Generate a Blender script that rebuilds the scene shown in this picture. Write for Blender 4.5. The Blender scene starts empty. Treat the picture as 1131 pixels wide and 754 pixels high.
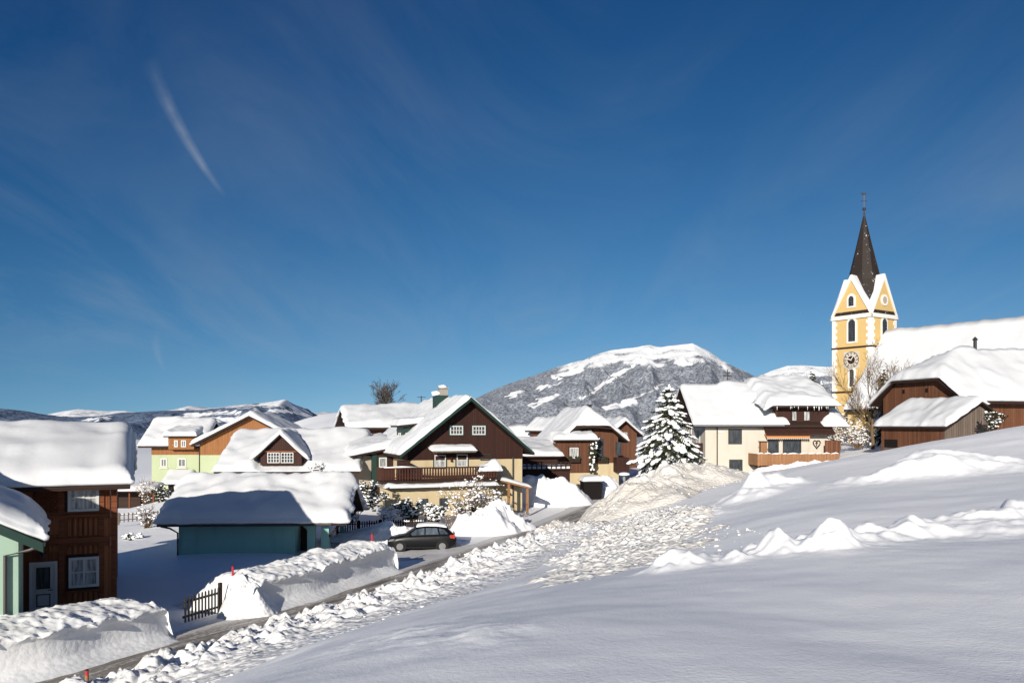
import bpy, math, random
import numpy as np
from mathutils import Vector, Matrix, Euler

SC = bpy.context.scene
COL = SC.collection
R = math.radians
F, U0, V0 = 900.0, 565.5, 470.0          # focal length and horizon, measured on the photograph
SUN_DIR = Vector((0.30, 0.95, 0)).normalized()
SUN_EL = 17.3

# ------------------------------------------------------------------ noise
class Noise:
    def __init__(s, seed):
        r = np.random.RandomState(seed)
        s.p = r.permutation(512).astype(np.int64)
        a = r.rand(512) * 2 * np.pi
        s.g = np.stack([np.cos(a), np.sin(a)], 1)
    def __call__(s, x, y):
        x = np.asarray(x, float); y = np.asarray(y, float)
        xi = np.floor(x).astype(np.int64); yi = np.floor(y).astype(np.int64)
        fx = x - xi; fy = y - yi
        u = fx*fx*fx*(fx*(fx*6-15)+10); v = fy*fy*fy*(fy*(fy*6-15)+10)
        def d(i, j):
            h = s.p[(s.p[(xi+i) & 511] + yi + j) & 511]
            g = s.g[h]
            return g[..., 0]*(fx-i) + g[..., 1]*(fy-j)
        a = d(0,0)*(1-u)+d(1,0)*u; b = d(0,1)*(1-u)+d(1,1)*u
        return (a*(1-v)+b*v)*1.5
    def fbm(s, x, y, o=4, gain=.5):
        t = 0; a = 1; f = 1
        for k in range(o):
            t = t + a*s(np.asarray(x)*f + k*17.3, np.asarray(y)*f - k*9.1); a *= gain; f *= 2.03
        return t
N1, N2, N3 = Noise(1), Noise(2), Noise(3)
def sstep(a, b, x):
    t = np.clip((np.asarray(x, float)-a)/(b-a), 0, 1); return t*t*(3-2*t)
def P(u, v, Y): return Vector(((u-U0)/F*Y, Y, (V0-v)/F*Y))

# ------------------------------------------------------------------ materials
MAT = {}
class NT:
    def __init__(s, name):
        s.m = bpy.data.materials.new(name); s.m.use_nodes = True
        s.t = s.m.node_tree; s.b = s.t.nodes['Principled BSDF']
    def n(s, typ, **kw):
        nd = s.t.nodes.new(typ)
        for k, v in kw.items():
            if k in nd.inputs: nd.inputs[k].default_value = v
            else: setattr(nd, k, v)
        return nd
    def l(s, a, b): s.t.links.new(a, b)
    def coord(s, kind='Object'): return s.n('ShaderNodeTexCoord').outputs[kind]
    def noise(s, vec, scale, detail=4, rough=.55):
        nd = s.n('ShaderNodeTexNoise'); nd.inputs['Scale'].default_value = scale
        nd.inputs['Detail'].default_value = detail; nd.inputs['Roughness'].default_value = rough
        if vec is not None: s.l(vec, nd.inputs['Vector'])
        return nd.outputs['Fac']
    def ramp(s, fac, stops):
        nd = s.n('ShaderNodeValToRGB'); e = nd.color_ramp.elements
        while len(e) < len(stops): e.new(.5)
        for k, (p, c) in enumerate(stops):
            e[k].position = p; e[k].color = (*c, 1) if not isinstance(c, (int, float)) else (c, c, c, 1)
        s.l(fac, nd.inputs[0]); return nd.outputs[0]
    def math(s, op, a, b=None, clamp=False):
        nd = s.n('ShaderNodeMath', operation=op); nd.use_clamp = clamp
        for k, x in enumerate((a, b)):
            if x is None: continue
            if isinstance(x, (int, float)): nd.inputs[k].default_value = x
            else: s.l(x, nd.inputs[k])
        return nd.outputs[0]
    def mix(s, fac, a, b):
        nd = s.n('ShaderNodeMix', data_type='RGBA')
        for k, x in ((0, fac), (6, a), (7, b)):
            if isinstance(x, (int, float)): nd.inputs[k].default_value = x
            elif isinstance(x, tuple): nd.inputs[k].default_value = (*x, 1)
            else: s.l(x, nd.inputs[k])
        return nd.outputs[2]
    def bump(s, h, strength=.3, dist=.05, prev=None):
        nd = s.n('ShaderNodeBump'); nd.inputs['Strength'].default_value = strength; nd.inputs['Distance'].default_value = dist
        s.l(h, nd.inputs['Height'])
        if prev is not None: s.l(prev, nd.inputs['Normal'])
        s.l(nd.outputs[0], s.b.inputs['Normal']); return nd.outputs[0]
    def base(s, c): s.l(c, s.b.inputs['Base Color'])
    def done(s, rough=.7, spec=.3, metal=0):
        s.b.inputs['Roughness'].default_value = rough; s.b.inputs['Specular IOR Level'].default_value = spec
        s.b.inputs['Metallic'].default_value = metal
        return s.m

def mat_snow(name, c=(.90,.91,.935), grain=26, gs=.35, crumbs=0.0, dirt=None):
    t = NT(name); v = t.coord()
    n1 = t.noise(v, .35, 3); col = t.mix(n1, tuple(x*.95 for x in c), c)
    b0 = t.bump(t.noise(v, .9, 5, .6), .06, .2)
    if dirt:
        d = t.noise(v, dirt[1], 6, .65)
        d2 = t.noise(v, dirt[1]*9, 4, .7)
        f = t.math('MULTIPLY', t.ramp(d, [(.36,0),(.62,1)]), t.ramp(d2, [(.3,.45),(.7,1)]))
        col = t.mix(t.math('MULTIPLY', f, dirt[2]), col, dirt[0])
    t.base(col)
    b = t.bump(t.noise(v, grain, 3, .7), gs, .02, b0)
    b = t.bump(t.noise(v, 3.2, 3, .6), .10, .06, b)
    if crumbs:
        nd = t.n('ShaderNodeTexVoronoi'); nd.inputs['Scale'].default_value = 5.5; t.l(v, nd.inputs['Vector'])
        t.bump(t.math('SUBTRACT', 1.0, nd.outputs['Distance']), crumbs, .14, b)
    return t.done(.55, .25)

def mat_wood(name, c1, c2, board=.18, axis='v', groove=.06, rough=.75, grainc=.35):
    t = NT(name); sep = t.n('ShaderNodeSeparateXYZ'); v = t.coord(); t.l(v, sep.inputs[0])
    if axis == 'v': q = t.math('ADD', sep.outputs[0], sep.outputs[1])
    else: q = sep.outputs[2]
    q = t.math('DIVIDE', q, board)
    idx = t.math('FLOOR', q); fr = t.math('FRACT', q)
    wn = t.n('ShaderNodeTexWhiteNoise', noise_dimensions='1D'); t.l(idx, wn.inputs['W'])
    mp = t.n('ShaderNodeMapping'); t.l(v, mp.inputs[0])
    mp.inputs['Scale'].default_value = (14, 14, 1.2) if axis == 'v' else (1.2, 1.2, 16)
    g = t.noise(mp.outputs[0], 1.6, 5, .65)
    big = t.noise(v, .7, 3)
    f = t.math('ADD', t.math('MULTIPLY', wn.outputs[0], .55), t.math('MULTIPLY', big, .5))
    col = t.mix(t.math('SUBTRACT', f, .05, True), c1, c2)
    col = t.mix(t.math('MULTIPLY', t.ramp(g, [(.4,0),(.7,1)]), grainc), col, tuple(x*.35 for x in c1))
    gv = t.math('MULTIPLY', t.math('LESS_THAN', fr, groove), 1.0)
    col = t.mix(t.math('MULTIPLY', gv, .8), col, tuple(x*.15 for x in c1))
    t.base(col)
    b = t.bump(t.math('SUBTRACT', 1.0, gv), .6, .015)
    t.bump(g, .3, .01, b)
    return t.done(rough, .25)

def mat_plaster(name, c, var=.12, stain=None):
    t = NT(name); v = t.coord()
    n = t.noise(v, .8, 5, .6)
    col = t.mix(n, tuple(x*(1-var) for x in c), tuple(min(1, x*(1+var)) for x in c))
    if stain:
        mp = t.n('ShaderNodeMapping'); t.l(v, mp.inputs[0]); mp.inputs['Scale'].default_value = (1.3, 1.3, .25)
        col = t.mix(t.math('MULTIPLY', t.ramp(t.noise(mp.outputs[0], 1.2, 5), [(.5,0),(.75,1)]), .5), col, stain)
    t.base(col); t.bump(t.noise(v, 40, 3), .25, .01)
    return t.done(.85, .2)

def mat_plain(name, c, rough=.6, spec=.4, metal=0, var=.15, scale=6):
    t = NT(name); v = t.coord(); n = t.noise(v, scale, 4)
    t.base(t.mix(n, tuple(x*(1-var) for x in c), tuple(min(1, x*(1+var)) for x in c)))
    t.bump(n, .08, .01)
    return t.done(rough, spec, metal)

def mat_pane(name, c1, c2, wave=9.0, rough=.12, spec=.6):
    t = NT(name); v = t.coord()
    mp = t.n('ShaderNodeMapping'); t.l(v, mp.inputs[0]); mp.inputs['Scale'].default_value = (1, 1, .12)
    n = t.noise(mp.outputs[0], wave, 3)
    t.base(t.mix(t.ramp(n, [(.35,0),(.65,1)]), c1, c2))
    t.bump(t.noise(v, 2.5, 2), .06, .02)
    return t.done(rough, spec)

def M(k): return MAT[k]
MAT['snow'] = mat_snow('snow_fresh')
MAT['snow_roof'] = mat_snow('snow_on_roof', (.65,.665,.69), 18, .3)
MAT['snow_plow'] = mat_snow('snow_ploughed', (.84,.85,.87), 16, .6, .35, ((.42,.36,.29), .6, .35))
MAT['snow_heap'] = mat_snow('snow_dirty_heap', (.70,.685,.66), 9, .6, .35, ((.45,.39,.32), .22, .55))
MAT['snow_fan'] = mat_snow('snow_ploughed_fan', (.84,.84,.83), 9, .6, .35, ((.50,.44,.37), .35, .5))
MAT['snow_bank'] = mat_snow('snow_cut_bank', (.80,.815,.84), 20, .4, .1, ((.50,.47,.43), .35, .4))
MAT['snow_pack'] = mat_snow('snow_packed_driveway', (.70,.70,.71), 12, .5, .1, ((.35,.33,.31), .4, .8))
MAT['wood_dark'] = mat_wood('wood_dark_brown', (.028,.011,.009), (.05,.018,.012), .19)
MAT['wood_red'] = mat_wood('wood_red_brown', (.12,.036,.014), (.25,.078,.026), .17)
MAT['wood_redh'] = mat_wood('wood_red_beam', (.15,.045,.018), (.22,.07,.028), .22, 'h')
MAT['wood_carved'] = mat_wood('wood_carved_panel', (.22,.075,.028), (.36,.13,.05), .17)
MAT['wood_trim'] = mat_wood('wood_very_dark_trim', (.022,.012,.009), (.04,.02,.014), .2, 'h', .03)
MAT['wood_barn'] = mat_wood('wood_weathered_barn', (.085,.034,.017), (.20,.085,.045), .22, 'v', .09)
MAT['wood_grey'] = mat_wood('wood_grey_boards', (.10,.075,.062), (.19,.15,.12), .24, 'v', .09)
MAT['wood_light'] = mat_wood('wood_light_larch', (.26,.132,.062), (.36,.19,.098), .14, 'v', .07)
MAT['wood_orange'] = mat_wood('wood_orange_boards', (.22,.092,.032), (.30,.13,.048), .2)
MAT['wood_house2'] = mat_wood('wood_mid_brown', (.085,.035,.020), (.155,.066,.035), .2)
MAT['cream'] = mat_plaster('plaster_cream', (.50,.46,.40), .06, (.42,.37,.30))
MAT['yellow'] = mat_plaster('plaster_yellow', (.47,.39,.25), .08, (.36,.26,.15))
MAT['church_yellow'] = mat_plaster('plaster_church_yellow', (.54,.38,.16), .06)
MAT['white'] = mat_plaster('plaster_white', (.68,.66,.62), .05)
MAT['mint'] = mat_plaster('plaster_mint', (.30,.42,.34), .05, (.24,.34,.28))
MAT['lime'] = mat_plaster('plaster_lime', (.36,.41,.26), .06, (.30,.34,.22))
MAT['teal'] = mat_plaster('painted_teal_boards', (.23,.44,.41), .10, (.16,.30,.29))
MAT['beige'] = mat_plaster('plaster_beige', (.36,.31,.25), .08)
MAT['dgreen'] = mat_plain('paint_dark_green', (.010,.034,.027), .5)
MAT['dark'] = mat_plain('dark_interior', (.012,.010,.010), .9, .1)
MAT['metal_d'] = mat_plain('metal_dark', (.03,.026,.025), .45, .5)
MAT['metal_g'] = mat_plain('metal_grey', (.30,.31,.32), .4, .5, .5)
MAT['wpaint'] = mat_plain('paint_white', (.52,.52,.51), .5, .4, 0, .05)
MAT['cpaint'] = mat_plain('paint_offwhite_door', (.50,.49,.46), .5, .4, 0, .05)
MAT['stone'] = mat_plaster('stone_rough', (.26,.24,.21), .3)
MAT['red'] = mat_plain('paint_red', (.42,.02,.03), .5)
MAT['bark'] = mat_plain('bark', (.06,.042,.03), .9, .1, 0, .4, 8)
MAT['barkl'] = mat_plain('bark_tan_twigs', (.14,.095,.055), .9, .1, 0, .3, 8)
MAT['needle'] = mat_plain('needles', (.048,.056,.032), .8, .15, 0, .5, 5)
MAT['leaf'] = mat_plain('evergreen_leaf', (.03,.035,.02), .8, .15, 0, .4, 5)
MAT['orange'] = mat_plain('awning_orange', (.48,.20,.07), .8)
MAT['pane_d'] = mat_pane('pane_dark', (.02,.025,.03), (.06,.07,.08))
MAT['pane_c'] = mat_pane('pane_with_curtain', (.10,.115,.13), (.34,.35,.36))
MAT['pane_w'] = mat_pane('pane_with_white_curtain', (.12,.13,.14), (.50,.50,.50), 12)
MAT['rail'] = mat_wood('wood_balcony_rail', (.05,.019,.013), (.085,.03,.018), .11)

def mat_tiles(name, c1, c2):
    t = NT(name); v = t.coord(); sep = t.n('ShaderNodeSeparateXYZ'); t.l(v, sep.inputs[0])
    z = t.math('MULTIPLY', sep.outputs[2], 3.2); fr = t.math('FRACT', z)
    nz = t.noise(v, 3.5, 5, .7); sp = t.noise(v, 1.6, 6, .75)
    col = t.mix(nz, c1, c2)
    col = t.mix(t.math('MULTIPLY', t.math('LESS_THAN', fr, .18), .6), col, tuple(x*.3 for x in c1))
    col = t.mix(t.ramp(sp, [(.62,0),(.68,1)]), col, (.7,.72,.75))
    t.base(col); t.bump(fr, .5, .04)
    return t.done(.7, .3)
MAT['tiles'] = mat_tiles('spire_shingles', (.013,.009,.008), (.033,.023,.018))

def mat_road():
    t = NT('asphalt_winter'); uv = t.n('ShaderNodeUVMap'); v = t.coord()
    sep = t.n('ShaderNodeSeparateXYZ'); t.l(uv.outputs[0], sep.inputs[0])
    mp = t.n('ShaderNodeMapping'); t.l(uv.outputs[0], mp.inputs[0]); mp.inputs['Scale'].default_value = (2.2, .16, 1)
    streak = t.noise(mp.outputs[0], 1.3, 6, .62)
    fine = t.noise(v, 7, 6, .7); big = t.noise(v, .25, 3)
    asph = t.mix(fine, (.15,.13,.11), (.30,.27,.23))
    wet = t.ramp(streak, [(.37,1),(.45,0)])
    asph = t.mix(t.math('MULTIPLY', wet, .75), asph, (.03,.028,.027))
    tr = t.math('ABSOLUTE', sep.outputs[0])
    edge = t.ramp(t.math('ADD', t.math('MULTIPLY', tr, .5), t.math('MULTIPLY', t.math('SUBTRACT', fine, .5), .9)), [(.55,0),(.85,1)])
    pat = t.ramp(t.math('ADD', streak, t.math('MULTIPLY', t.math('SUBTRACT', fine, .5), .5)), [(.50,0),(.60,1)])
    f = t.math('MAXIMUM', t.math('MULTIPLY', pat, .75), edge)
    t.base(t.mix(f, asph, (.62,.61,.60)))
    t.bump(t.math('ADD', fine, t.math('MULTIPLY', f, .8)), .5, .03)
    return t.done(.55, .4)
MAT['road'] = mat_road()

def mat_mountain(name, forest=(.112,.122,.142), sc=.12):
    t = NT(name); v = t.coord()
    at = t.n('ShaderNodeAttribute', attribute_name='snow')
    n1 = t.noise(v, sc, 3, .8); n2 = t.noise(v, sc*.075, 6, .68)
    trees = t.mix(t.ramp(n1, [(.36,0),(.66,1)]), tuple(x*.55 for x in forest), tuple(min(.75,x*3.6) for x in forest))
    s = t.math('ADD', at.outputs['Fac'], t.math('MULTIPLY', t.math('SUBTRACT', n2, .5), 1.5))
    s = t.math('ADD', s, t.math('MULTIPLY', t.math('SUBTRACT', n1, .5), .55))
    f = t.ramp(s, [(.42,0),(.66,1)])
    t.base(t.mix(f, trees, (.82,.84,.87)))
    t.bump(n1, .45, 8)
    return t.done(.9, .05)
MAT['mtn'] = mat_mountain('mountain_forest_and_snow')
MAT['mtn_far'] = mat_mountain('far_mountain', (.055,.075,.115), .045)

# ------------------------------------------------------------------ mesh helpers
class MB:
    def __init__(s, m=None): s.v = []; s.f = []; s.m = m or Matrix()
    def add(s, vs, fs, m=None):
        o = len(s.v); mm = s.m @ m if m is not None else s.m
        s.v += [tuple(mm @ Vector(p)) for p in vs]; s.f += [tuple(i+o for i in f) for f in fs]; return s
    def box(s, x0, x1, y0, y1, z0, z1, m=None):
        vs = [(x0,y0,z0),(x1,y0,z0),(x1,y1,z0),(x0,y1,z0),(x0,y0,z1),(x1,y0,z1),(x1,y1,z1),(x0,y1,z1)]
        return s.add(vs, [(3,2,1,0),(4,5,6,7),(0,1,5,4),(1,2,6,5),(2,3,7,6),(3,0,4,7)], m)
    def prism(s, poly, y0, y1, axis='y', m=None):
        n = len(poly)
        if axis == 'y':
            vs = [(a,y0,b) for a,b in poly]+[(a,y1,b) for a,b in poly]
        elif axis == 'x':
            vs = [(y0,a,b) for a,b in poly]+[(y1,a,b) for a,b in poly]
        else:
            vs = [(a,b,y0) for a,b in poly]+[(a,b,y1) for a,b in poly]
        fs = [tuple(range(n)), tuple(range(2*n-1, n-1, -1))]+[(i, n+i, n+(i+1)%n, (i+1)%n) for i in range(n)]
        return s.add(vs, fs, m)
    def tube(s, pts, rads, n=6, cap=True):
        pts = [Vector(p) for p in pts]; o = len(s.v); vs = []; fs = []
        if isinstance(rads, (int, float)): rads = [rads]*len(pts)
        for i, p in enumerate(pts):
            d = (pts[min(i+1, len(pts)-1)]-pts[max(i-1, 0)])
            d = d.normalized() if d.length > 1e-9 else Vector((0,0,1))
            a = d.cross(Vector((0,0,1)) if abs(d.z) < .9 else Vector((1,0,0))).normalized(); b = d.cross(a)
            for k in range(n):
                t = 2*math.pi*k/n; vs.append(p+(a*math.cos(t)+b*math.sin(t))*rads[i])
        for i in range(len(pts)-1):
            for k in range(n):
                fs.append((i*n+k, i*n+(k+1)%n, (i+1)*n+(k+1)%n, (i+1)*n+k))
        if cap: fs += [tuple(range(n-1,-1,-1)), tuple(range((len(pts)-1)*n, len(pts)*n))]
        return s.add(vs, fs)
    def lathe(s, prof, n=16, m=None):
        vs = []; fs = []
        for r, z in prof:
            for k in range(n):
                t = 2*math.pi*k/n; vs.append((r*math.cos(t), r*math.sin(t), z))
        for i in range(len(prof)-1):
            for k in range(n): fs.append((i*n+k, i*n+(k+1)%n, (i+1)*n+(k+1)%n, (i+1)*n+k))
        return s.add(vs, fs, m)
    def blob(s, c, r, rnd, flat=(1,1,1), m=None):
        vs = [(c[0]+p[0]*r*flat[0]*rnd.uniform(.8,1.2), c[1]+p[1]*r*flat[1]*rnd.uniform(.8,1.2), c[2]+p[2]*r*flat[2]*rnd.uniform(.8,1.2)) for p in ICO]
        return s.add(vs, ICOF, m)
g = (1+5**.5)/2
ICO = [Vector(p).normalized() for p in [(-1,g,0),(1,g,0),(-1,-g,0),(1,-g,0),(0,-1,g),(0,1,g),(0,-1,-g),(0,1,-g),(g,0,-1),(g,0,1),(-g,0,-1),(-g,0,1)]]
ICOF = [(0,11,5),(0,5,1),(0,1,7),(0,7,10),(0,10,11),(1,5,9),(5,11,4),(11,10,2),(10,7,6),(7,1,8),(3,9,4),(3,4,2),(3,2,6),(3,6,8),(3,8,9),(4,9,5),(2,4,11),(6,2,10),(8,6,7),(9,8,1)]

def obj(name, mb, mat, parent=None, smooth=False, loc=None):
    me = bpy.data.meshes.new(name); me.from_pydata(mb.v, [], mb.f); me.update()
    import bmesh
    bm = bmesh.new(); bm.from_mesh(me); bmesh.ops.recalc_face_normals(bm, faces=bm.faces); bm.to_mesh(me); bm.free()
    if smooth: me.polygons.foreach_set('use_smooth', [True]*len(me.polygons))
    me.materials.append(M(mat) if isinstance(mat, str) else mat)
    o = bpy.data.objects.new(name, me); COL.objects.link(o)
    if parent is not None: o.parent = parent
    if loc is not None: o.location = loc
    return o
def grid_obj(name, X, Y, Z, mat, parent=None, uv=None, attr=None, wrap=False):
    n, m = X.shape
    co = np.stack([X, Y, Z], -1).reshape(-1, 3).astype(np.float32)
    i, j = np.meshgrid(np.arange(n-1), np.arange(m if wrap else m-1), indexing='ij')
    j2 = (j+1) % m
    q = np.stack([i*m+j, i*m+j2, (i+1)*m+j2, (i+1)*m+j], -1).reshape(-1, 4).astype(np.int32)
    a, b, c = co[q[0,0]], co[q[0,1]], co[q[0,2]]
    # orient faces upwards
    e = (co[q[:,1]]-co[q[:,0]]); f = (co[q[:,3]]-co[q[:,0]])
    if (e[:,0]*f[:,1]-e[:,1]*f[:,0]).sum() < 0: q = q[:, ::-1].copy()
    me = bpy.data.meshes.new(name)
    me.vertices.add(len(co)); me.vertices.foreach_set('co', co.ravel())
    me.loops.add(q.size); me.loops.foreach_set('vertex_index', q.ravel())
    me.polygons.add(len(q)); me.polygons.foreach_set('loop_start', np.arange(0, q.size, 4, dtype=np.int32))
    me.polygons.foreach_set('loop_total', np.full(len(q), 4, np.int32))
    me.polygons.foreach_set('use_smooth', np.ones(len(q), bool))
    me.update(calc_edges=True)
    if uv is not None:
        l = me.uv_layers.new(name='UVMap'); w = np.stack(uv, -1).reshape(-1, 2)[q.ravel()].astype(np.float32)
        l.data.foreach_set('uv', w.ravel())
    if attr is not None:
        at = me.attributes.new('snow', 'FLOAT', 'POINT'); at.data.foreach_set('value', attr.ravel().astype(np.float32))
    me.validate()
    me.materials.append(M(mat))
    o = bpy.data.objects.new(name, me); COL.objects.link(o)
    if parent is not None: o.parent = parent
    return o
def tag(o, label=None, cat=None, group=None, kind=None):
    if label: o['label'] = label
    if cat: o['category'] = cat
    if group: o['group'] = group
    if kind: o['kind'] = kind
    return o
def thing(name, label, cat, loc=(0,0,0), rz=0, group=None):
    o = bpy.data.objects.new(name, None); COL.objects.link(o); o.empty_display_size = .5
    o.location = loc; o.rotation_euler = (0, 0, R(rz)); return tag(o, label, cat, group)

# roof and snow as functions over the plan, in the house's own frame
def roof_slab(f, xs, ys, t, mat, parent, name='roof'):
    X, Y = np.meshgrid(xs, ys, indexing='ij'); Z = f(X, Y); n, m = X.shape
    mb = MB(); top = [(X[i,j], Y[i,j], Z[i,j]) for i in range(n) for j in range(m)]
    bot = [(x, y, z-t) for x, y, z in top]; k = n*m
    fs = []
    for i in range(n-1):
        for j in range(m-1):
            a = i*m+j; fs += [(a, a+1, a+m+1, a+m), (k+a, k+a+m, k+a+m+1, k+a+1)]
    for j in range(m-1):
        a = j; fs.append((a, a+k, a+1+k, a+1)); a = (n-1)*m+j; fs.append((a, a+1, a+1+k, a+k))
    for i in range(n-1):
        a = i*m; fs.append((a, a+m, a+m+k, a+k)); a = i*m+m-1; fs.append((a, a+k, a+m+k, a+m))
    mb.add(top+bot, fs); return obj(name, mb, mat, parent)
def axis_samples(a, b, res, r):
    e = [0, .02, .06, .13, .25, .42, .65]
    e = [x*r/.65 for x in e if x*r/.65 < (b-a)*.45]
    mid = np.linspace(a+e[-1], b-e[-1], max(3, int((b-a-2*e[-1])/res)))
    return np.concatenate([[a+x for x in e[:-1]], mid, [b-x for x in e[:-1]][::-1]])
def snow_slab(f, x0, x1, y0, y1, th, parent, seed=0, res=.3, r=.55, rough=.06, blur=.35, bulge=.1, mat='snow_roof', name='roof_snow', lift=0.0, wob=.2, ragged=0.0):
    nz = Noise(100+seed)
    xs = axis_samples(x0, x1, res, r); ys = axis_samples(y0, y1, res, r)
    X, Y = np.meshgrid(xs, ys, indexing='ij')
    d = np.minimum(np.minimum(X-x0, x1-X), np.minimum(Y-y0, y1-Y))
    e = np.clip(d/(r*(1+.5*nz(X*.7, Y*.7))), 0, 1)
    prof = .30+.70*np.sqrt(1-(1-e)**2)
    cx = np.clip; Zb = 0
    offs = [(0,0),(blur,0),(-blur,0),(0,blur),(0,-blur)] if blur else [(0,0)]
    for ax, ay in offs: Zb = Zb + f(cx(X+ax, x0, x1), cx(Y+ay, y0, y1))
    Zb = Zb/len(offs)
    F0 = f(X, Y); Zb = np.maximum(Zb, F0-.02)+lift
    thk = (th(X, Y) if callable(th) else th)*(1+.30*nz.fbm(X*.3, Y*.3, 3)+.10*nz(X*1.1+4, Y*1.1)); th = .6 if callable(th) else th
    Z = np.maximum(Zb + thk*prof + rough*nz.fbm(X*1.3+5, Y*1.3, 4)*e, F0+lift+.03)
    # wobble the plan outline
    wx = nz(Y*.9, X*0+3)*wob*th*2; wy = nz(X*.9, Y*0+9)*wob*th*2
    fx = (X-x0)/(x1-x0)*2-1; fy = (Y-y0)/(y1-y0)*2-1
    ex = np.sign(fx)*np.abs(fx)**8; ey = np.sign(fy)*np.abs(fy)**8
    Xw = X+ex*(np.abs(wx)); Yw = Y+ey*(np.abs(wy)) - (ragged*np.maximum(0, nz.fbm(X*1.1, Y*0+4, 3))*(np.abs(fy)**8)*(fy<0))
    n, m = X.shape
    vs = [(Xw[i,j], Yw[i,j], Z[i,j]) for i in range(n) for j in range(m)]; fs = []
    for i in range(n-1):
        for j in range(m-1):
            a = i*m+j; fs.append((a, a+m, a+m+1, a+1))
    ring = [(i,0) for i in range(n)]+[(n-1,j) for j in range(1,m)]+[(i,m-1) for i in range(n-2,-1,-1)]+[(0,j) for j in range(m-2,0,-1)]
    L = len(ring); prev = [i*m+j for i,j in ring]
    for lv, (bz, bo) in enumerate(((.6, 1), (.25, .9), (0.0, .2))):
        cur = []
        for i,j in ring:
            ox = (-1 if i == 0 else 1 if i == n-1 else 0); oy = (-1 if j == 0 else 1 if j == m-1 else 0)
            z0 = F0[i,j]+lift+.004
            cur.append(len(vs)); vs.append((Xw[i,j]+ox*bulge*bo, Yw[i,j]+oy*bulge*bo, z0+(Z[i,j]-z0)*bz))
        for k in range(L): fs.append((prev[k], prev[(k+1)%L], cur[(k+1)%L], cur[k]))
        prev = cur
    bi = {}
    for k, (i, j) in enumerate(ring): bi[(i, j)] = prev[k]
    for i in range(1, n-1):
        for j in range(1, m-1): bi[(i, j)] = len(vs); vs.append((Xw[i,j], Yw[i,j], F0[i,j]+lift+.004))
    for i in range(n-1):
        for j in range(m-1): fs.append((bi[(i,j)], bi[(i,j+1)], bi[(i+1,j+1)], bi[(i+1,j)]))
    mb = MB(); mb.add(vs, fs); return obj(name, mb, mat, parent, True)

class House:
    """frame of one building: root at its base; pixel measurements become local metres on a chosen wall"""
    def __init__(s, name, label, cat, x, y, base, rot, group=None):
        s.x, s.y, s.b, s.rot = x, y, base, rot
        s.root = thing(name, label, cat, (x, y, base), rot, group)
        s.c, s.s = math.cos(R(rot)), math.sin(R(rot))
    def px(s, u, v, yl=0.0):
        a = (u-U0)/F
        # world (a*t, t): local y = -(X-x)*sin + (Y-y)*cos = yl
        t = (yl - s.x*s.s + s.y*s.c)/(-a*s.s + s.c)
        X, Y = a*t-s.x, t-s.y
        return X*s.c+Y*s.s, (V0-v)/F*t - s.b
    def h(s, z): return z-s.b
    def part(s, name, mb, mat, smooth=False): return obj(name, mb, mat, s.root, smooth)
    def window(s, xc, zc, w, h, y=0.0, rot=0, frame='wpaint', pane='pane_c', nv=1, nh=1, fw=.09, depth=.07, sur=None, sill=None, name='window', at=None, bar=.035):
        """on the wall facing local -y at y (rot turns the wall about the root's z axis at point `at`)"""
        m = Matrix.Translation(at if at else (0, y, 0)) @ Matrix.Rotation(R(rot), 4, 'Z')
        mb = MB(m); x0, x1, z0, z1 = xc-w/2, xc+w/2, zc-h/2, zc+h/2
        mb.box(x0-fw, x0, -depth, .02, z0-fw, z1+fw); mb.box(x1, x1+fw, -depth, .02, z0-fw, z1+fw)
        mb.box(x0, x1, -depth, .02, z0-fw, z0); mb.box(x0, x1, -depth, .02, z1, z1+fw)
        for k in range(nv):
            xx = x0+w*(k+1)/(nv+1); mb.box(xx-bar, xx+bar, -depth*.8, .02, z0, z1)
        for k in range(nh):
            zz = z0+h*(k+1)/(nh+1); mb.box(x0, x1, -depth*.7, .02, zz-bar*.7, zz+bar*.7)
        o = s.part(name, mb, frame)
        obj('pane', MB(m).box(x0, x1, -depth*.35, .015, z0, z1), pane, o)
        if sur:
            q = .1; mb = MB(m)
            mb.box(x0-fw-q, x0-fw, -depth*.6, .02, z0-fw-q, z1+fw+q); mb.box(x1+fw, x1+fw+q, -depth*.6, .02, z0-fw-q, z1+fw+q)
            mb.box(x0-fw, x1+fw, -depth*.6, .02, z1+fw, z1+fw+q); mb.box(x0-fw, x1+fw, -depth*.6, .02, z0-fw-q, z0-fw)
            obj('surround', mb, sur, o)
        if sill: obj('sill', MB(m).box(x0-fw-.12, x1+fw+.12, -.2, .02, z0-fw-.17, z0-fw-.1), sill, o)
        return o
    def pxwin(s, u0, v0, u1, v1, yl=0.0, **kw):
        a = s.px(u0, v0, yl); b = s.px(u1, v1, yl); fw = kw.get('fw', .09)
        return s.window((a[0]+b[0])/2, (a[1]+b[1])/2, abs(b[0]-a[0])-2*fw, abs(a[1]-b[1])-2*fw, y=yl, **kw)
    def wall_gx(s, poly, y0, y1, mat, name='wall'): return s.part(name, MB().prism(poly, y0, y1, 'y'), mat)
    def wall_gy(s, poly, x0, x1, mat, name='wall'): return s.part(name, MB().prism(poly, x0, x1, 'x'), mat)
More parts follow.
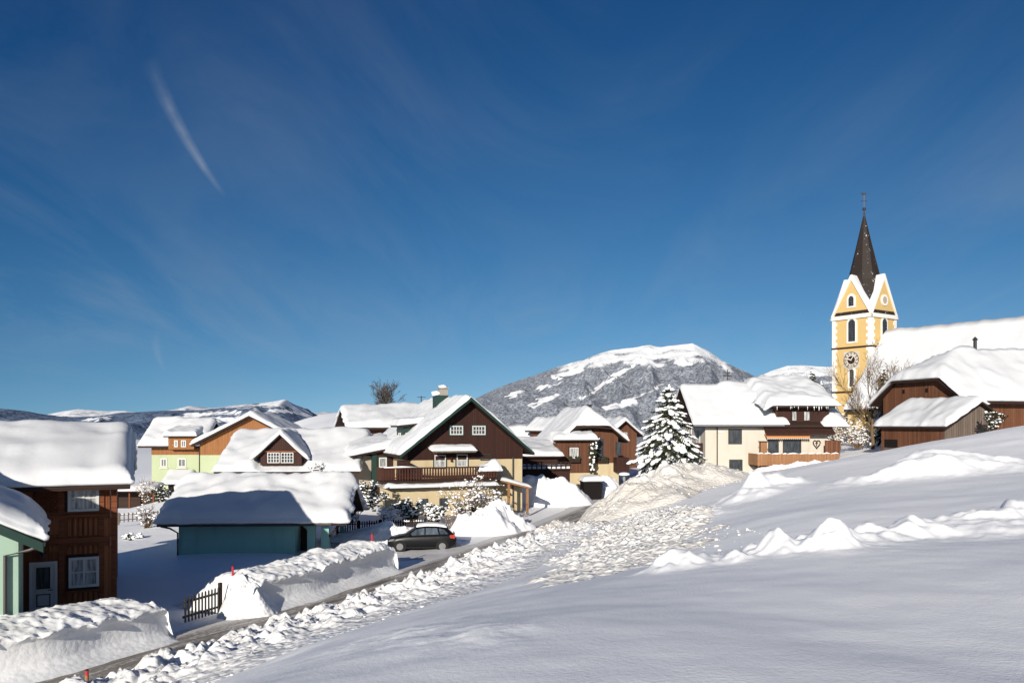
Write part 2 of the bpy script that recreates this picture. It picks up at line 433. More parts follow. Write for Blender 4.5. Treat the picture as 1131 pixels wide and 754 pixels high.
# ------------------------------------------------------------------ terrain
CP = np.array([
 # street level and the gardens on its left
 (-24,12,-7.7),(-14,22,-7.55),(-11,28,-7.5),(-8,34,-7.5),(-4,43,-7.5),(-1,51,-7.5),(4,62,-7.45),(8,74,-7.3),(13,90,-7.0),(18,105,-6.2),
 (-30,20,-7.5),(-30,30,-7.4),(-20,33,-7.3),(-25,45,-7.6),(-15,55,-7.5),(-14,45,-7.4),(-30,70,-7.8),(-40,95,-8.6),(-50,120,-9.2),(-22,66,-7.0),
 (-45,60,-8.2),(-8,55,-7.4),(-5,64,-7.2),(-12,64,-6.8),(2,78,-6.9),(4,95,-6.6),(10,112,-6.2),(14,125,-6),(-38,82,-8.2),(-60,150,-11),(-75,120,-10.5),(-62,110,-10),(-85,150,-12),(-95,200,-13),(-70,90,-9.5),(12,145,-8),(28,140,-6.5),(40,155,-6),(62,170,-7),(20,185,-10),(95,190,-4),(2,175,-8),
 # snow hill behind the low roof
 (-20,90,-1.9),(-17,84,-3.0),(-14,92,-2.2),(-24,110,-0.1),(-28,140,1.7),(-18,130,1.0),(-40,150,0.6),(-35,180,2.5),(-10,110,-1.2),(-12,75,-5.5),(-50,140,-6.5),(-46,118,-6),(-60,175,-6.5),(-4,130,-3.5),(-8,150,-2),(-55,160,-5),
 # hillside on the right
 (34.6,55,0.0),(30.6,58,-.97),(27.3,60,-1.8),(25,62,-2.6),(22.4,65,-3.4),(18,67,-4.4),(18,76,-4.9),(29,78,-4.0),(40,75,-2.3),(36,84,-2.8),(48,108,-1.6),(60,75,0.8),
 (80,60,4),(60,40,2.4),(45,50,1.2),(100,100,4),(60,100,0),(80,130,3),
 (3.4,5.4,-1.70),(0,5.2,-1.65),(0,3,-1.5),(-3,5,-2.1),(0,7,-1.85),(2,6.8,-1.72),(3.2,9.5,-1.86),(-2.5,10,-2.8),(-1.7,13,-3.05),(-.5,10,-2.35),(-6,12,-4.6),(-10,10,-6.0),(-5,18,-5.0),(-8.4,22,-6.6),
 (0,14,-2.95),(0,20,-3.9),(2.4,14,-2.5),(5.2,14,-2.08),(8.5,14,-1.85),(4.5,20,-3.05),(8,24,-2.58),(14.5,24,-1.95),(13,36,-2.65),(4.6,27,-3.95),(7,38,-4.4),(19,40,-2.4),(25,40,-1.8),
 (0,30,-5.3),(-3,31,-6.3),(3,42,-5.8),(8,50,-5.3),(10,58,-5.2),(0,38,-6.1),(1.5,46,-6.6),(-15,0,-6),(0,-5,-1.6),(10,0,-1.1),(20,10,-.6),(30,20,.2),(-15,-12,-5),(20,-25,.5),(4,4,-1.55),(-30,0,-7.5),
], float)
def tps_fit(p, lam=.6):
    x = p[:, :2]/20; n = len(x)
    d = np.sqrt(((x[:,None]-x[None])**2).sum(-1)); K = np.where(d > 0, d*d*np.log(d+1e-12), 0)+lam*.01*np.eye(n)
    Q = np.hstack([np.ones((n,1)), x]); A = np.block([[K, Q], [Q.T, np.zeros((3,3))]])
    w = np.linalg.solve(A, np.concatenate([p[:,2], np.zeros(3)])); return x, w
TX, TW = tps_fit(CP)
def tps(x, y):
    x = np.asarray(x, float); sh = x.shape; q = np.stack([x.ravel(), np.asarray(y, float).ravel()], 1)/20
    out = np.empty(len(q))
    for k in range(0, len(q), 20000):
        c = q[k:k+20000]; d2 = ((c[:,None]-TX[None])**2).sum(-1)
        out[k:k+20000] = (np.where(d2 > 1e-12, .5*d2*np.log(d2+1e-12), 0)@TW[:-3]) + TW[-3] + c@TW[-2:]
    return out.reshape(sh)

def catmull(pts, step=.5):
    pts = [np.array(p, float) for p in pts]; out = []
    for i in range(len(pts)-1):
        p0 = pts[max(i-1,0)]; p1 = pts[i]; p2 = pts[i+1]; p3 = pts[min(i+2,len(pts)-1)]
        n = max(2, int(np.linalg.norm((p2-p1)[:2])/step))
        for k in range(n):
            t = k/n; out.append(.5*((2*p1)+(-p0+p2)*t+(2*p0-5*p1+4*p2-p3)*t*t+(-p0+3*p1-3*p2+p3)*t**3))
    out.append(pts[-1]); return np.array(out)
# road centre line: x, y, z, half width to the left, half width to the right
ROAD = catmull([(-30,8,-7.7,1.8,1.7),(-20,17,-7.62,1.8,1.7),(-13.6,22.9,-7.55,1.9,2.5),(-11.5,26.6,-7.52,1.9,2.5),(-9.6,29.8,-7.5,1.9,2.5),(-7.5,33.7,-7.5,1.9,2.5),
  (-4.3,41.2,-7.5,1.8,2.0),(-1.0,49.0,-7.5,2.0,2.2),(2.5,57.5,-7.45,2.2,2.2),(6.6,69,-7.35,2.2,2.2),(10.6,81,-7.2,2.3,2.3),(15,97,-6.7,2.3,2.3),(21,112,-5.8,2.3,2.3)], .6)
def road_q(x, y):
    """signed offset (left negative), distance, z of the road at the nearest point"""
    x = np.asarray(x, float); sh = x.shape; X = x.ravel(); Y = np.asarray(y, float).ravel()
    best = np.full(len(X), 1e9); zz = np.zeros(len(X)); sg = np.zeros(len(X)); wl = np.zeros(len(X)); wr = np.zeros(len(X))
    for a, b in zip(ROAD[:-1], ROAD[1:]):
        d = b[:2]-a[:2]; L = d@d
        t = np.clip(((X-a[0])*d[0]+(Y-a[1])*d[1])/L, 0, 1)
        dx = X-a[0]-t*d[0]; dy = Y-a[1]-t*d[1]; D = np.hypot(dx, dy); m = D < best
        best[m] = D[m]; zz[m] = (a[2]+t*(b[2]-a[2]))[m]; sg[m] = np.sign(dx*d[1]-dy*d[0])[m]; wl[m] = a[3]; wr[m] = a[4]
    return (best*sg).reshape(sh), best.reshape(sh), zz.reshape(sh), wl.reshape(sh), wr.reshape(sh)

LUMPS = []   # x, y, radius x, radius y, height : snowed-over hummocks of the field
def lump(u, v, Y, wpx, hpx, k=1.0):
    p = P(u, v, Y); LUMPS.append((p.x, p.y+.1, wpx/F*Y/2, wpx/F*Y/2*1.1*k, hpx/F*Y))
for a in [(a_[0], a_[1], a_[2]*.585, a_[3]*1.35, a_[4]*.95) for a_ in [(751,612,23,44,22),(737,626,22.2,20,9),(814,627,22,24,13),(858,611,23,40,26),(832,607,24.5,18,11),(787,618,23.4,34,9),(887,596,26,24,12),(915,592,25.5,34,17),(901,602,24.5,40,9),
          (921,614,22.3,42,30),(936,598,23.6,44,19),(959,586,25.5,36,17),(947,603,24,44,10),(975,600,24.5,40,8),(1002,594,25.2,38,13),(1013,579,26,52,21),(1026,590,25.5,34,9),(1048,577,27,44,12),(1066,568,28,26,14),
          (1081,579,27,34,15),(1083,597,25.3,44,9),(1102,584,27,44,17),(1122,558,28,30,22),(1119,577,27,44,17),(1135,572,27.5,40,17),(1063,586,26,40,8),(990,605,24.4,34,7),(770,623,22.8,26,7)]]: lump(*a)
BIG = [(843,541,38,70,23,.8),(828,549,36,50,10,1),(1040,531,34,150,22,.5),(1003,541,33,85,17,.6),(1080,536,34,80,15,.6),(760,575,33,80,6,1)]
BIG += [(440,690,9,130,4,1.5),(535,716,7.4,90,3,1.5),(470,722,7.6,80,3,1.4),(905,606,14.3,170,9,.6),(1060,588,15.5,200,12,.7)]
for a in BIG: lump(*a)
def H0(x, y):
    """ground without the ploughed heaps"""
    x = np.asarray(x, float); y = np.asarray(y, float)
    z = tps(x, y); far = np.hypot(x, y)
    q, D, rz, wl, wr = road_q(x, y)
    w = np.where(q < 0, sstep(wl+3.0, wl+.3, D), sstep(wr+2.2, wr+.2, D))
    field = sstep(2, 8, q)
    z = z + .10*N1.fbm(x*.09, y*.09, 3)*(.35+.65*field) + .022*N2.fbm(x*.45, y*.45, 3)
    # gentle wind ripples of the open field
    z = z + field*.014*N3(x*.10+y*.55+1.2*N1(x*.1, y*.1), x*.12-y*.05)
    z = z*(1-w)+rz*w
    acc = np.zeros_like(z)
    for lx, ly, rx, ry, h in LUMPS:
        m = (np.abs(x-lx) < rx*3) & (np.abs(y-ly) < ry*3)
        if not m.any(): continue
        xx, yy = x[m], y[m]
        wx = xx+rx*(.38*N2(xx/rx*.8+lx*9, yy/rx*.8)+.16*N1(xx/rx*2.2, yy/rx*2.2+ly)); wy = yy+rx*(.38*N3(xx/rx*.8, yy/rx*.8+lx*5)+.16*N2(xx/rx*2.2+7, yy/rx*2.2))
        d = np.sqrt(((wx-lx)/rx)**2+((wy-ly)/ry)**2)
        acc[m] = (acc[m]**3+(h*np.exp(-(d*1.1)**2.1)*(1+.25*N3(xx/rx*1.2, yy/rx*1.2)))**3)**(1/3)+.10*h*np.exp(-(d/1.6)**2)
    z = z+.04*sstep(3, -6, x)*sstep(24, 12, y)*N3.fbm(x*.5, y*.5, 3)
    z = z+acc+.10*np.sqrt(np.clip(acc, 0, .4))*N1.fbm(x*2.4, y*2.4, 4)
    z = np.where(far > 160, z*(1-sstep(160, 330, far)) + (-10)*sstep(160, 330, far), z)
    return z - 50*sstep(320, 1600, far)

def make_ground():
    th = np.concatenate([np.linspace(-180, -43, 46)[:-1], np.linspace(-43, 43, 760), np.linspace(43, 180, 46)[1:-1]])
    th = R(1)*th
    r = np.concatenate([[.4, 1.0, 1.7], np.exp(np.linspace(math.log(2.4), math.log(110), 640)), np.exp(np.linspace(math.log(112), math.log(14000), 90))])
    RR, TT = np.meshgrid(r, th, indexing='ij'); X = RR*np.sin(TT); Y = RR*np.cos(TT)
    tag(grid_obj('ground', X, Y, H0(X, Y), 'snow', wrap=True), kind='structure')
make_ground()

def along(path, s):
    d = np.concatenate([[0], np.cumsum(np.hypot(*np.diff(path[:, :2], axis=0).T))])
    o = np.stack([np.interp(s, d, path[:, k]) for k in range(path.shape[1])], -1)
    e = .3; a = np.stack([np.interp(np.clip(s-e,0,d[-1]), d, path[:, k]) for k in (0,1)], -1); b = np.stack([np.interp(np.clip(s+e,0,d[-1]), d, path[:, k]) for k in (0,1)], -1)
    t = b-a; t /= np.linalg.norm(t, axis=-1, keepdims=True); return o, t, d[-1]
def make_road():
    L = along(ROAD, np.array([0.]))[2]; s = np.arange(0, L, .35); o, t, _ = along(ROAD, s)
    q = np.linspace(-1, 1, 15); S, Q = np.meshgrid(s, q, indexing='ij')
    W = np.where(Q < 0, o[:, 3:4], o[:, 4:5])+.35; off = Q*W
    X = o[:, 0:1]+off*t[:, 1:2]; Y = o[:, 1:2]-off*t[:, 0:1]
    tag(grid_obj('road', X, Y, H0(X, Y)+.05+.012*N1.fbm(X*2, Y*2, 3)-.05*np.abs(Q)**6, 'road', uv=(off, S)), kind='structure')
make_road()
def sheet(name, poly_path, half, mat, lift):
    p = catmull(poly_path, .5); L = along(p, np.array([0.]))[2]; s = np.arange(0, L, .3); o, t, _ = along(p, s)
    q = np.linspace(-1, 1, 16); S, Q = np.meshgrid(s, q, indexing='ij')
    off = Q*half*(1+.12*N1(S*.7, Q)); X = o[:, 0:1]+off*t[:, 1:2]; Y = o[:, 1:2]-off*t[:, 0:1]
    tag(grid_obj(name, X, Y, H0(X, Y)+lift*(1-Q**8)-.06*Q**8+.015*N2.fbm(X*1.5, Y*1.5, 3), mat), kind='structure')
sheet('driveway', [(-12.5,50.4,0),(-9,49.6,0),(-5,48.6,0),(-1.5,48.5,0)], 3.4, 'snow_pack', .035)
sheet('driveway', [(2.6,58.5,0),(5,63,0),(6,68,0),(7,74,0)], 2.2, 'snow_pack', .03)

def bank(name, label, cat, path, H, W, mat, face=.35, rough=.12, res=.12, top=.5, group=None, crumble=0.0, cap=1.5):
    """ploughed bank along a path; steep face on the path side, path runs so the bank lies to its left"""
    p = catmull(path, .4); L = along(p, np.array([0.]))[2]; s = np.arange(0, L+res, res); s = np.clip(s, 0, L)
    o, t, _ = along(p, s)
    q = np.concatenate([np.linspace(-.12, face, 9), np.linspace(face, W, max(10, int((W-face)/res)))[1:]])
    S, Q = np.meshgrid(s, q, indexing='ij')
    endc = np.minimum(np.clip(S/cap, 0, 1), np.clip((L-S)/cap, 0, 1)); endc = np.sqrt(1-(1-endc)**2)
    off = Q+.22*N1(S*.22, S*0+len(name))*np.clip(1-Q/W, 0, 1)+.05*N2.fbm(S*1.3, Q*1.6, 2)*(Q > face)*(Q < W*.8)
    X = o[:, 0:1]-off*t[:, 1:2]; Y = o[:, 1:2]+off*t[:, 0:1]
    prof = sstep(-.05, face*1.25, Q)*.8+.2*sstep(face*.6, face+.9, Q); back = 1-sstep(W*top, W, Q)
    hh = H*(1+.13*N1.fbm(S*.25, Q*.2+7, 3))
    Z = H0(X, Y)+hh*prof*back*endc+rough*N2.fbm(X*1.1, Y*1.1, 5, .6)*prof*back
    if crumble: Z += crumble*np.maximum(0, N3.fbm(X*2.6, Y*2.6, 3))*prof*back
    Z -= .05*(prof*back*endc < .03)
    return tag(grid_obj(name, X, Y, Z, mat), label, cat, group)
PROF = np.array([(-.95,-.03),(-.7,.03),(-.35,.10),(-.12,.17),(.0,.25),(.04,.40),(.04,.55),(-.02,.68),(-.12,.745),(-.17,.79),(-.10,.835),(.10,.865),(.5,.91),(1.1,.97),(1.7,1.0),(2.3,.98),(2.9,.86),(3.6,.55),(4.3,.22),(5.0,.02),(5.4,-.03)])
def cut_bank(name, label, path, H, mat, cap=1.0, seed=1, kx=1.0):
    """bank cut by the plough: apron, upright smooth face, crumbling lip, rough sloping top"""
    nz = Noise(700+seed); p = catmull(path, .4); L = along(p, np.array([0.]))[2]; s = np.concatenate([np.arange(0, .8, .025), np.arange(.8, L-.8, .08), np.arange(L-.8, L+.01, .025)]); o, t, _ = along(p, s)
    k = np.linspace(0, len(PROF)-1, 150); q0 = np.interp(k, np.arange(len(PROF)), PROF[:,0]); z0 = np.interp(k, np.arange(len(PROF)), PROF[:,1])
    ker = np.ones(5)/5; q0 = np.convolve(np.pad(q0, 2, 'edge'), ker, 'valid'); z0 = np.convolve(np.pad(z0, 2, 'edge'), ker, 'valid')
    S, Q = np.meshgrid(s, q0, indexing='ij'); FZ = np.repeat(z0[None], len(s), 0)
    top = sstep(.70, .80, FZ)*(Q < 3.2); lip = np.exp(-((FZ-.78)/.07)**2)*(Q < .3)
    sn_ = S+.28*nz.fbm(Q*.9+5, FZ*1.3, 4); endc = np.minimum(np.clip((sn_+.02)/cap, 0, 1), np.clip((L-sn_+.02)/cap, 0, 1)); endc = np.sqrt(1-(1-endc)**2.4)*np.clip(np.minimum(S, L-S)/.4, 0, 1)**.6
    off = Q*kx+.22*nz(S*.3, S*0+3)*np.clip(1-Q/4, 0, 1)+lip*(.16*nz.fbm(S*1.1, S*0, 4)-.02)
    X = o[:, 0:1]-off*t[:, 1:2]; Y = o[:, 1:2]+off*t[:, 0:1]
    hh = H*(1+.13*nz.fbm(S*.22, S*0+7, 3)); Z = H0(X, Y)+hh*FZ*endc
    Z += (top*(.10*nz.fbm(X*1.3, Y*1.3, 5, .62)+.05*np.maximum(0, nz.fbm(X*4.2, Y*4.2, 3)))+lip*.08*nz.fbm(S*3, Q*2, 3)+.025*nz.fbm(S*.8, Z*5, 3)*(FZ > .1))*endc
    Z -= .05*(FZ < .015)
    return tag(grid_obj(name, X, Y, Z, mat), label, 'snow bank')
def heap(name, label, cx, cy, rx, ry, h, rot, mat, rough=.25, seed=0, res=.11, sharp=1.0, crumble=.06):
    nz = Noise(300+seed); na = int(2*math.pi*max(rx, ry)/res*.8); nr = int(max(rx, ry)*1.1/res)
    d = np.linspace(0.001, 1.12, nr); a = np.linspace(0, 2*np.pi, na, endpoint=False)
    D, A = np.meshgrid(d, a, indexing='ij')
    out = 1+.16*nz(np.cos(A)*1.6+3, np.sin(A)*1.6)
    lx = D*rx*np.cos(A)*out; ly = D*ry*np.sin(A)*out; c, s = math.cos(R(rot)), math.sin(R(rot))
    X = cx+lx*c-ly*s; Y = cy+lx*s+ly*c
    pr = np.clip(1-D**2, 0, 1)**(1.35*sharp)
    Z = H0(X, Y)+h*pr*(1+.30*nz.fbm(X*.42, Y*.42, 3))+pr**.5*(rough*.5*nz.fbm(X*.9, Y*.9, 5, .58)+crumble*np.maximum(0, nz.fbm(X*3, Y*3, 3)))
    Z -= .06*(D > 1.03)
    return tag(grid_obj(name, X, Y, Z, mat, wrap=True), label, 'snow heap')

# banks on the far (left) side of the street; path along the foot of the cut face

def fan(name, label, cx, cy, hx, hy, rot, h, mat, seed=0):
    """spill of ploughed crumbs lying on the slope: thin rough layer with a broken outline"""
    nz = Noise(800+seed); c, sn = math.cos(R(rot)), math.sin(R(rot))
    u = np.linspace(-1, 1, int(2*hx/.065)); v = np.linspace(0, 1, 620); v = -1+2*v**1.5
    Uu, V = np.meshgrid(u*hx, v*hy, indexing='ij'); X = cx+Uu*c-V*sn; Y = cy+Uu*sn+V*c
    d = np.sqrt((Uu/hx)**2+(V/hy)**2)+.28*nz.fbm(X*.35, Y*.35, 4)
    m = sstep(1.0, .55, d)
    k = np.clip(Y/42, .25, 1)
    ch = nz.fbm(X*2.3, Y*2.3, 5, .62)
    Z = H0(X, Y)+m*(h*(.5+.4*nz.fbm(X*.4, Y*.4, 3))+.17*k*np.maximum(-.3, ch)+.07*k*np.maximum(0, nz.fbm(X*6, Y*6, 3)))-.05*(1-m)
    # thin, scattered edge: only the clods rise above the snow
    return tag(grid_obj(name, X, Y, Z, mat), label, 'snow heap')
cut_bank('snow_bank', 'smooth cut snow bank in the bottom left corner in front of the brown house', 
     [(-27.2,13.9,0),(-20.3,19.2,0),(-15.1,23.5,0),(-13.0,26.8,0),(-12.1,28.9,0)], 1.6, 'snow_bank', 1.0, 1)
cut_bank('snow_bank', 'long cut snow bank with a red pole at each end below the green garage',
     [(-10.6,31.9,0),(-9.35,34.0,0),(-7.6,38.2,0),(-6.45,41.0,0),(-6.05,42.3,0)], 1.6, 'snow_bank', 1.3, 2, .9)
# ploughed ridge on the near side: the path runs the other way, so the ridge lies to the right of the street
RP = [(1.3,47.4,0),(-1.0,42.0,0),(-3.5,35.0,0),(-5.2,30.1,0),(-6.9,26.3,0),(-9.1,22.9,0),(-12.3,19.1,0),(-16.9,14.7,0)]
bank('snow_ridge', 'long crumbly ploughed snow ridge running along the near edge of the street', 'snow ridge', RP, .64, 7.2, 'snow_plow', .9, .27, .085, .16, crumble=.24, cap=2)
heap('snow_heap', 'greyish conical snow heap between the street and the lumpy field', 1.9, 44.6, 4.2, 3.4, .85, 30, 'snow_heap', .3, 1, sharp=.85, crumble=.12)
heap('snow_heap', 'dirty tan snow heap with a dark hollow, below the street lamp', 7.7, 54.2, 4.4, 5.0, 1.7, 20, 'snow_heap', .3, 2, sharp=.8, crumble=.1)
heap('snow_heap', 'broadest and highest dirty snow heap, in front of the snow-laden spruce', 11.6, 59.5, 6.2, 5.6, 1.95, 10, 'snow_heap', .22, 3, sharp=.8, crumble=.1)
fan('snow_spill', 'low crumbly fan of ploughed snow spilling from the heaps onto the smooth field', 5.2, 33.5, 3.5, 19.5, -11, .16, 'snow_fan', 4)
heap('snow_heap', 'small crumbly snow pile at the gate end of the long cut bank', -10.55, 32.6, 1.15, 1.2, 1.15, 0, 'snow_plow', .5, 14, sharp=.7, crumble=.2)
heap('snow_heap', 'small pointed lump of snow at the top of the ploughed ridge beside the grey heap', -1.5, 40.2, 2.2, 2.2, .75, 0, 'snow_plow', .4, 5, crumble=.1)
heap('snow_heap', 'bright lumpy snow heap beside the dark car, in front of the small carport', -1.5, 58.2, 3.1, 2.6, 1.7, 30, 'snow', .7, 6, sharp=.7, crumble=.25)
heap('snow_heap', 'large shaded blue snow heap in front of the house with the climbing plant', 3.2, 76.5, 5.0, 3.0, 2.4, 0, 'snow', .4, 7, sharp=.7)
heap('snow_heap', 'snow heap beside the dark bin, at the foot of the house with the climbing plant', 9.2, 83, 2.6, 2.4, 2.0, 0, 'snow', .5, 8)
heap('snow_heap', 'small white snow lump at the very bottom left corner by the near street edge', -10.6, 21.9, 1.1, .9, .75, 20, 'snow', .3, 9, crumble=.08)
heap('snow_heap', 'shaded snow heap lying between the dark car and the picket fence', -7.6, 53.3, 5.2, 1.7, 1.0, 0, 'snow', .3, 10)
heap('snow_heap', 'snow heap under the balcony fence of the white house', 24.5, 71.0, 7.2, 1.5, .45, 6, 'snow', .3, 11)

def crumbs():
    rnd = random.Random(5); mb = MB(); pts = []
    pth = catmull(RP, .3)
    while len(pts) < 1500:
        a = pth[rnd.randrange(len(pth)-1)]; b = pth[min(len(pth)-1, 1)]
        off = abs(rnd.gauss(1.8, 2.0)); i = rnd.randrange(len(pth)-1)
        d = pth[i+1]-pth[i]; d = d/np.hypot(d[0], d[1])
        pts.append((pth[i][0]-off*d[1], pth[i][1]+off*d[0], .018+.055*rnd.random()**3))
    for cx, cy, rx, ry, n in ((1.6,45.8,5,4.4,450),(6.0,44,4,7,300),(4.4,29,2.4,15,450),(7,54,5,5.5,350),(12,58,7,5,400)):
        for k in range(n):
            a = rnd.random()*6.283; r = math.sqrt(rnd.random())
            pts.append((cx+rx*r*math.cos(a), cy+ry*r*math.sin(a), .015+.05*rnd.random()**3))
    # drop on the highest surface
    dg = bpy.context.evaluated_depsgraph_get(); dg.update()
    for x, y, r in pts:
        ok, loc, *_ = SC.ray_cast(dg, Vector((x, y, 5)), Vector((0,0,-1)))
        if ok: r *= min(1, .3+y/40); mb.blob((x, y, loc.z+r*.25), r, rnd, (1.2, 1, .65))
    o = obj('snow_crumbs', mb, 'snow_fan', None, False); tag(o, 'loose crumbs of ploughed snow scattered over the ridge and heaps', 'snow crumbs', kind='stuff')
crumbs()

# ------------------------------------------------------------------ mountains
def interp_ridge(pts, Y):
    u = np.array([p[0] for p in pts], float); v = np.array([p[1] for p in pts], float)
    return (u-U0)/F*Y, (V0-v)/F*Y
def mountain(name, pts, Y, depth, mat, base, nx=420, ny=220, snowline=None, strips=(), rug=.10, seed=1, back=1.2, label=None):
    nz = Noise(500+seed); rx, rz = interp_ridge(pts, Y)
    x = np.linspace(rx[0], rx[-1], nx); t = np.concatenate([np.linspace(-1, 0, int(ny*.8)), np.linspace(0, back, int(ny*.2))[1:]])
    X, T = np.meshgrid(x, t, indexing='ij'); rdg = np.interp(X, rx, rz)
    sc = depth
    Yw = Y+T*depth
    fall = np.where(T < 0, (1+T)**1.25, np.clip(1-T/back, 0, 1)**1.1)
    # gullies running down the slope
    g1 = 1-np.abs(nz.fbm(X/(sc*.22)+.35*nz(X/sc*3, T*2), T*1.1, 4))*1.6
    g2 = nz.fbm(X/(sc*.09), Yw/(sc*.09), 5)
    amp = (rdg-base)*rug; win = np.clip(-T*3.2, 0, 1)*(np.clip((1+T)*2, 0, 1)) + np.clip(T*2, 0, 1)
    Z = base+(rdg-base)*fall+amp*(g1*1.1-.4)*win*2+amp*.5*g2*win+amp*.14*g2*(1-win)
    # the silhouette keeps to the ridge seen from the valley
    X = X*(1+T*depth/Y*(T < 0)*.55)
    hh = (Z-base)/(rz.max()-base)
    at = np.zeros_like(Z)
    if snowline is not None: at = sstep(snowline-.16, snowline+.12, hh+.10*g1+.10*g2)*.72
    at = np.maximum(at, 0)
    U = U0+F*X/Yw; V = V0-F*Z/Yw
    g3 = nz.fbm(X/(sc*.05), Yw/(sc*.05), 4); g4 = nz.fbm(X/(sc*.05)+40, Yw/(sc*.05)-17, 4); U = U+5*g3; V = V+2.6*g4
    for (x0, y0, x1, y1, w) in strips:          # open ski runs and clearings, as bands on the slope
        dx, dy = x1-x0, y1-y0; L = dx*dx+dy*dy; k = np.clip(((U-x0)*dx+(V-y0)*dy)/L, 0, 1)
        d = np.hypot(U-x0-k*dx, V-y0-k*dy); at = np.maximum(at, .85*(1-sstep(w*.4, w*1.5, d*(1+.55*g2)+.9*g1-.4)))
    o = grid_obj(name, X, Yw, Z, mat, attr=at); return tag(o, kind='structure')
mountain('mountain', [(380,470),(450,459),(500,448),(525,440),(551,428),(578,418),(600,411),(617,405),(640,398),(660,391),(675,387),(687,385),(702,383.5),(718,381),(730,383),(737,382.6),(750,380.5),(765,378.5),(772,382),(780,386),(796,397),(811,405),(825,411),(838,418),(870,432),(930,455),(1000,475)],
         3000, 1150, 'mtn', -60, snowline=.80, seed=1, rug=.075,
         strips=[(586,448,612,437,3.2),(668,453,700,443,4),(690,395,730,386,5),(562,437,575,432,2.5),(640,408,612,416,3),(596,429,622,421,2),(655,432,700,402,2.2),(800,402,803,408,4),(640,440,655,433,2),(748,402,764,401,3.5),(700,440,735,425,1.8),(640,402,668,393,3)])
mountain('mountain', [(690,470),(760,445),(815,424),(838,415),(852,409),(870,404),(885,403),(900,404),(918,405),(940,407),(975,420),(1040,440),(1131,465)], 4300, 1300, 'mtn', -80, snowline=.86, seed=2, rug=.055, strips=[(850,412,890,407,4)])
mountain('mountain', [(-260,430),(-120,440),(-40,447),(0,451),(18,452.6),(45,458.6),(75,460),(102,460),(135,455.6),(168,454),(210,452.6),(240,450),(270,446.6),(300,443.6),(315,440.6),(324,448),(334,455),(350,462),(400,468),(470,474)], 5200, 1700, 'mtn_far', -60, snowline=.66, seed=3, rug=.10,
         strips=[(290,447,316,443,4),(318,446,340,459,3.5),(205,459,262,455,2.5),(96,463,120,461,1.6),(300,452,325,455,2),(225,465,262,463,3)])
mountain('mountain', [(20,470),(40,461),(55,457),(70,454),(87,451.6),(105,453),(120,454),(138,453.5),(160,456),(175,454),(190,452.5),(210,448),(225,450),(240,451),(300,458),(340,458),(352,455.5),(360,454.5),(372,457),(390,459),(420,464),(470,470)], 9000, 2200, 'mtn_far', -60, 300, 120, snowline=.05, seed=4, rug=.08)

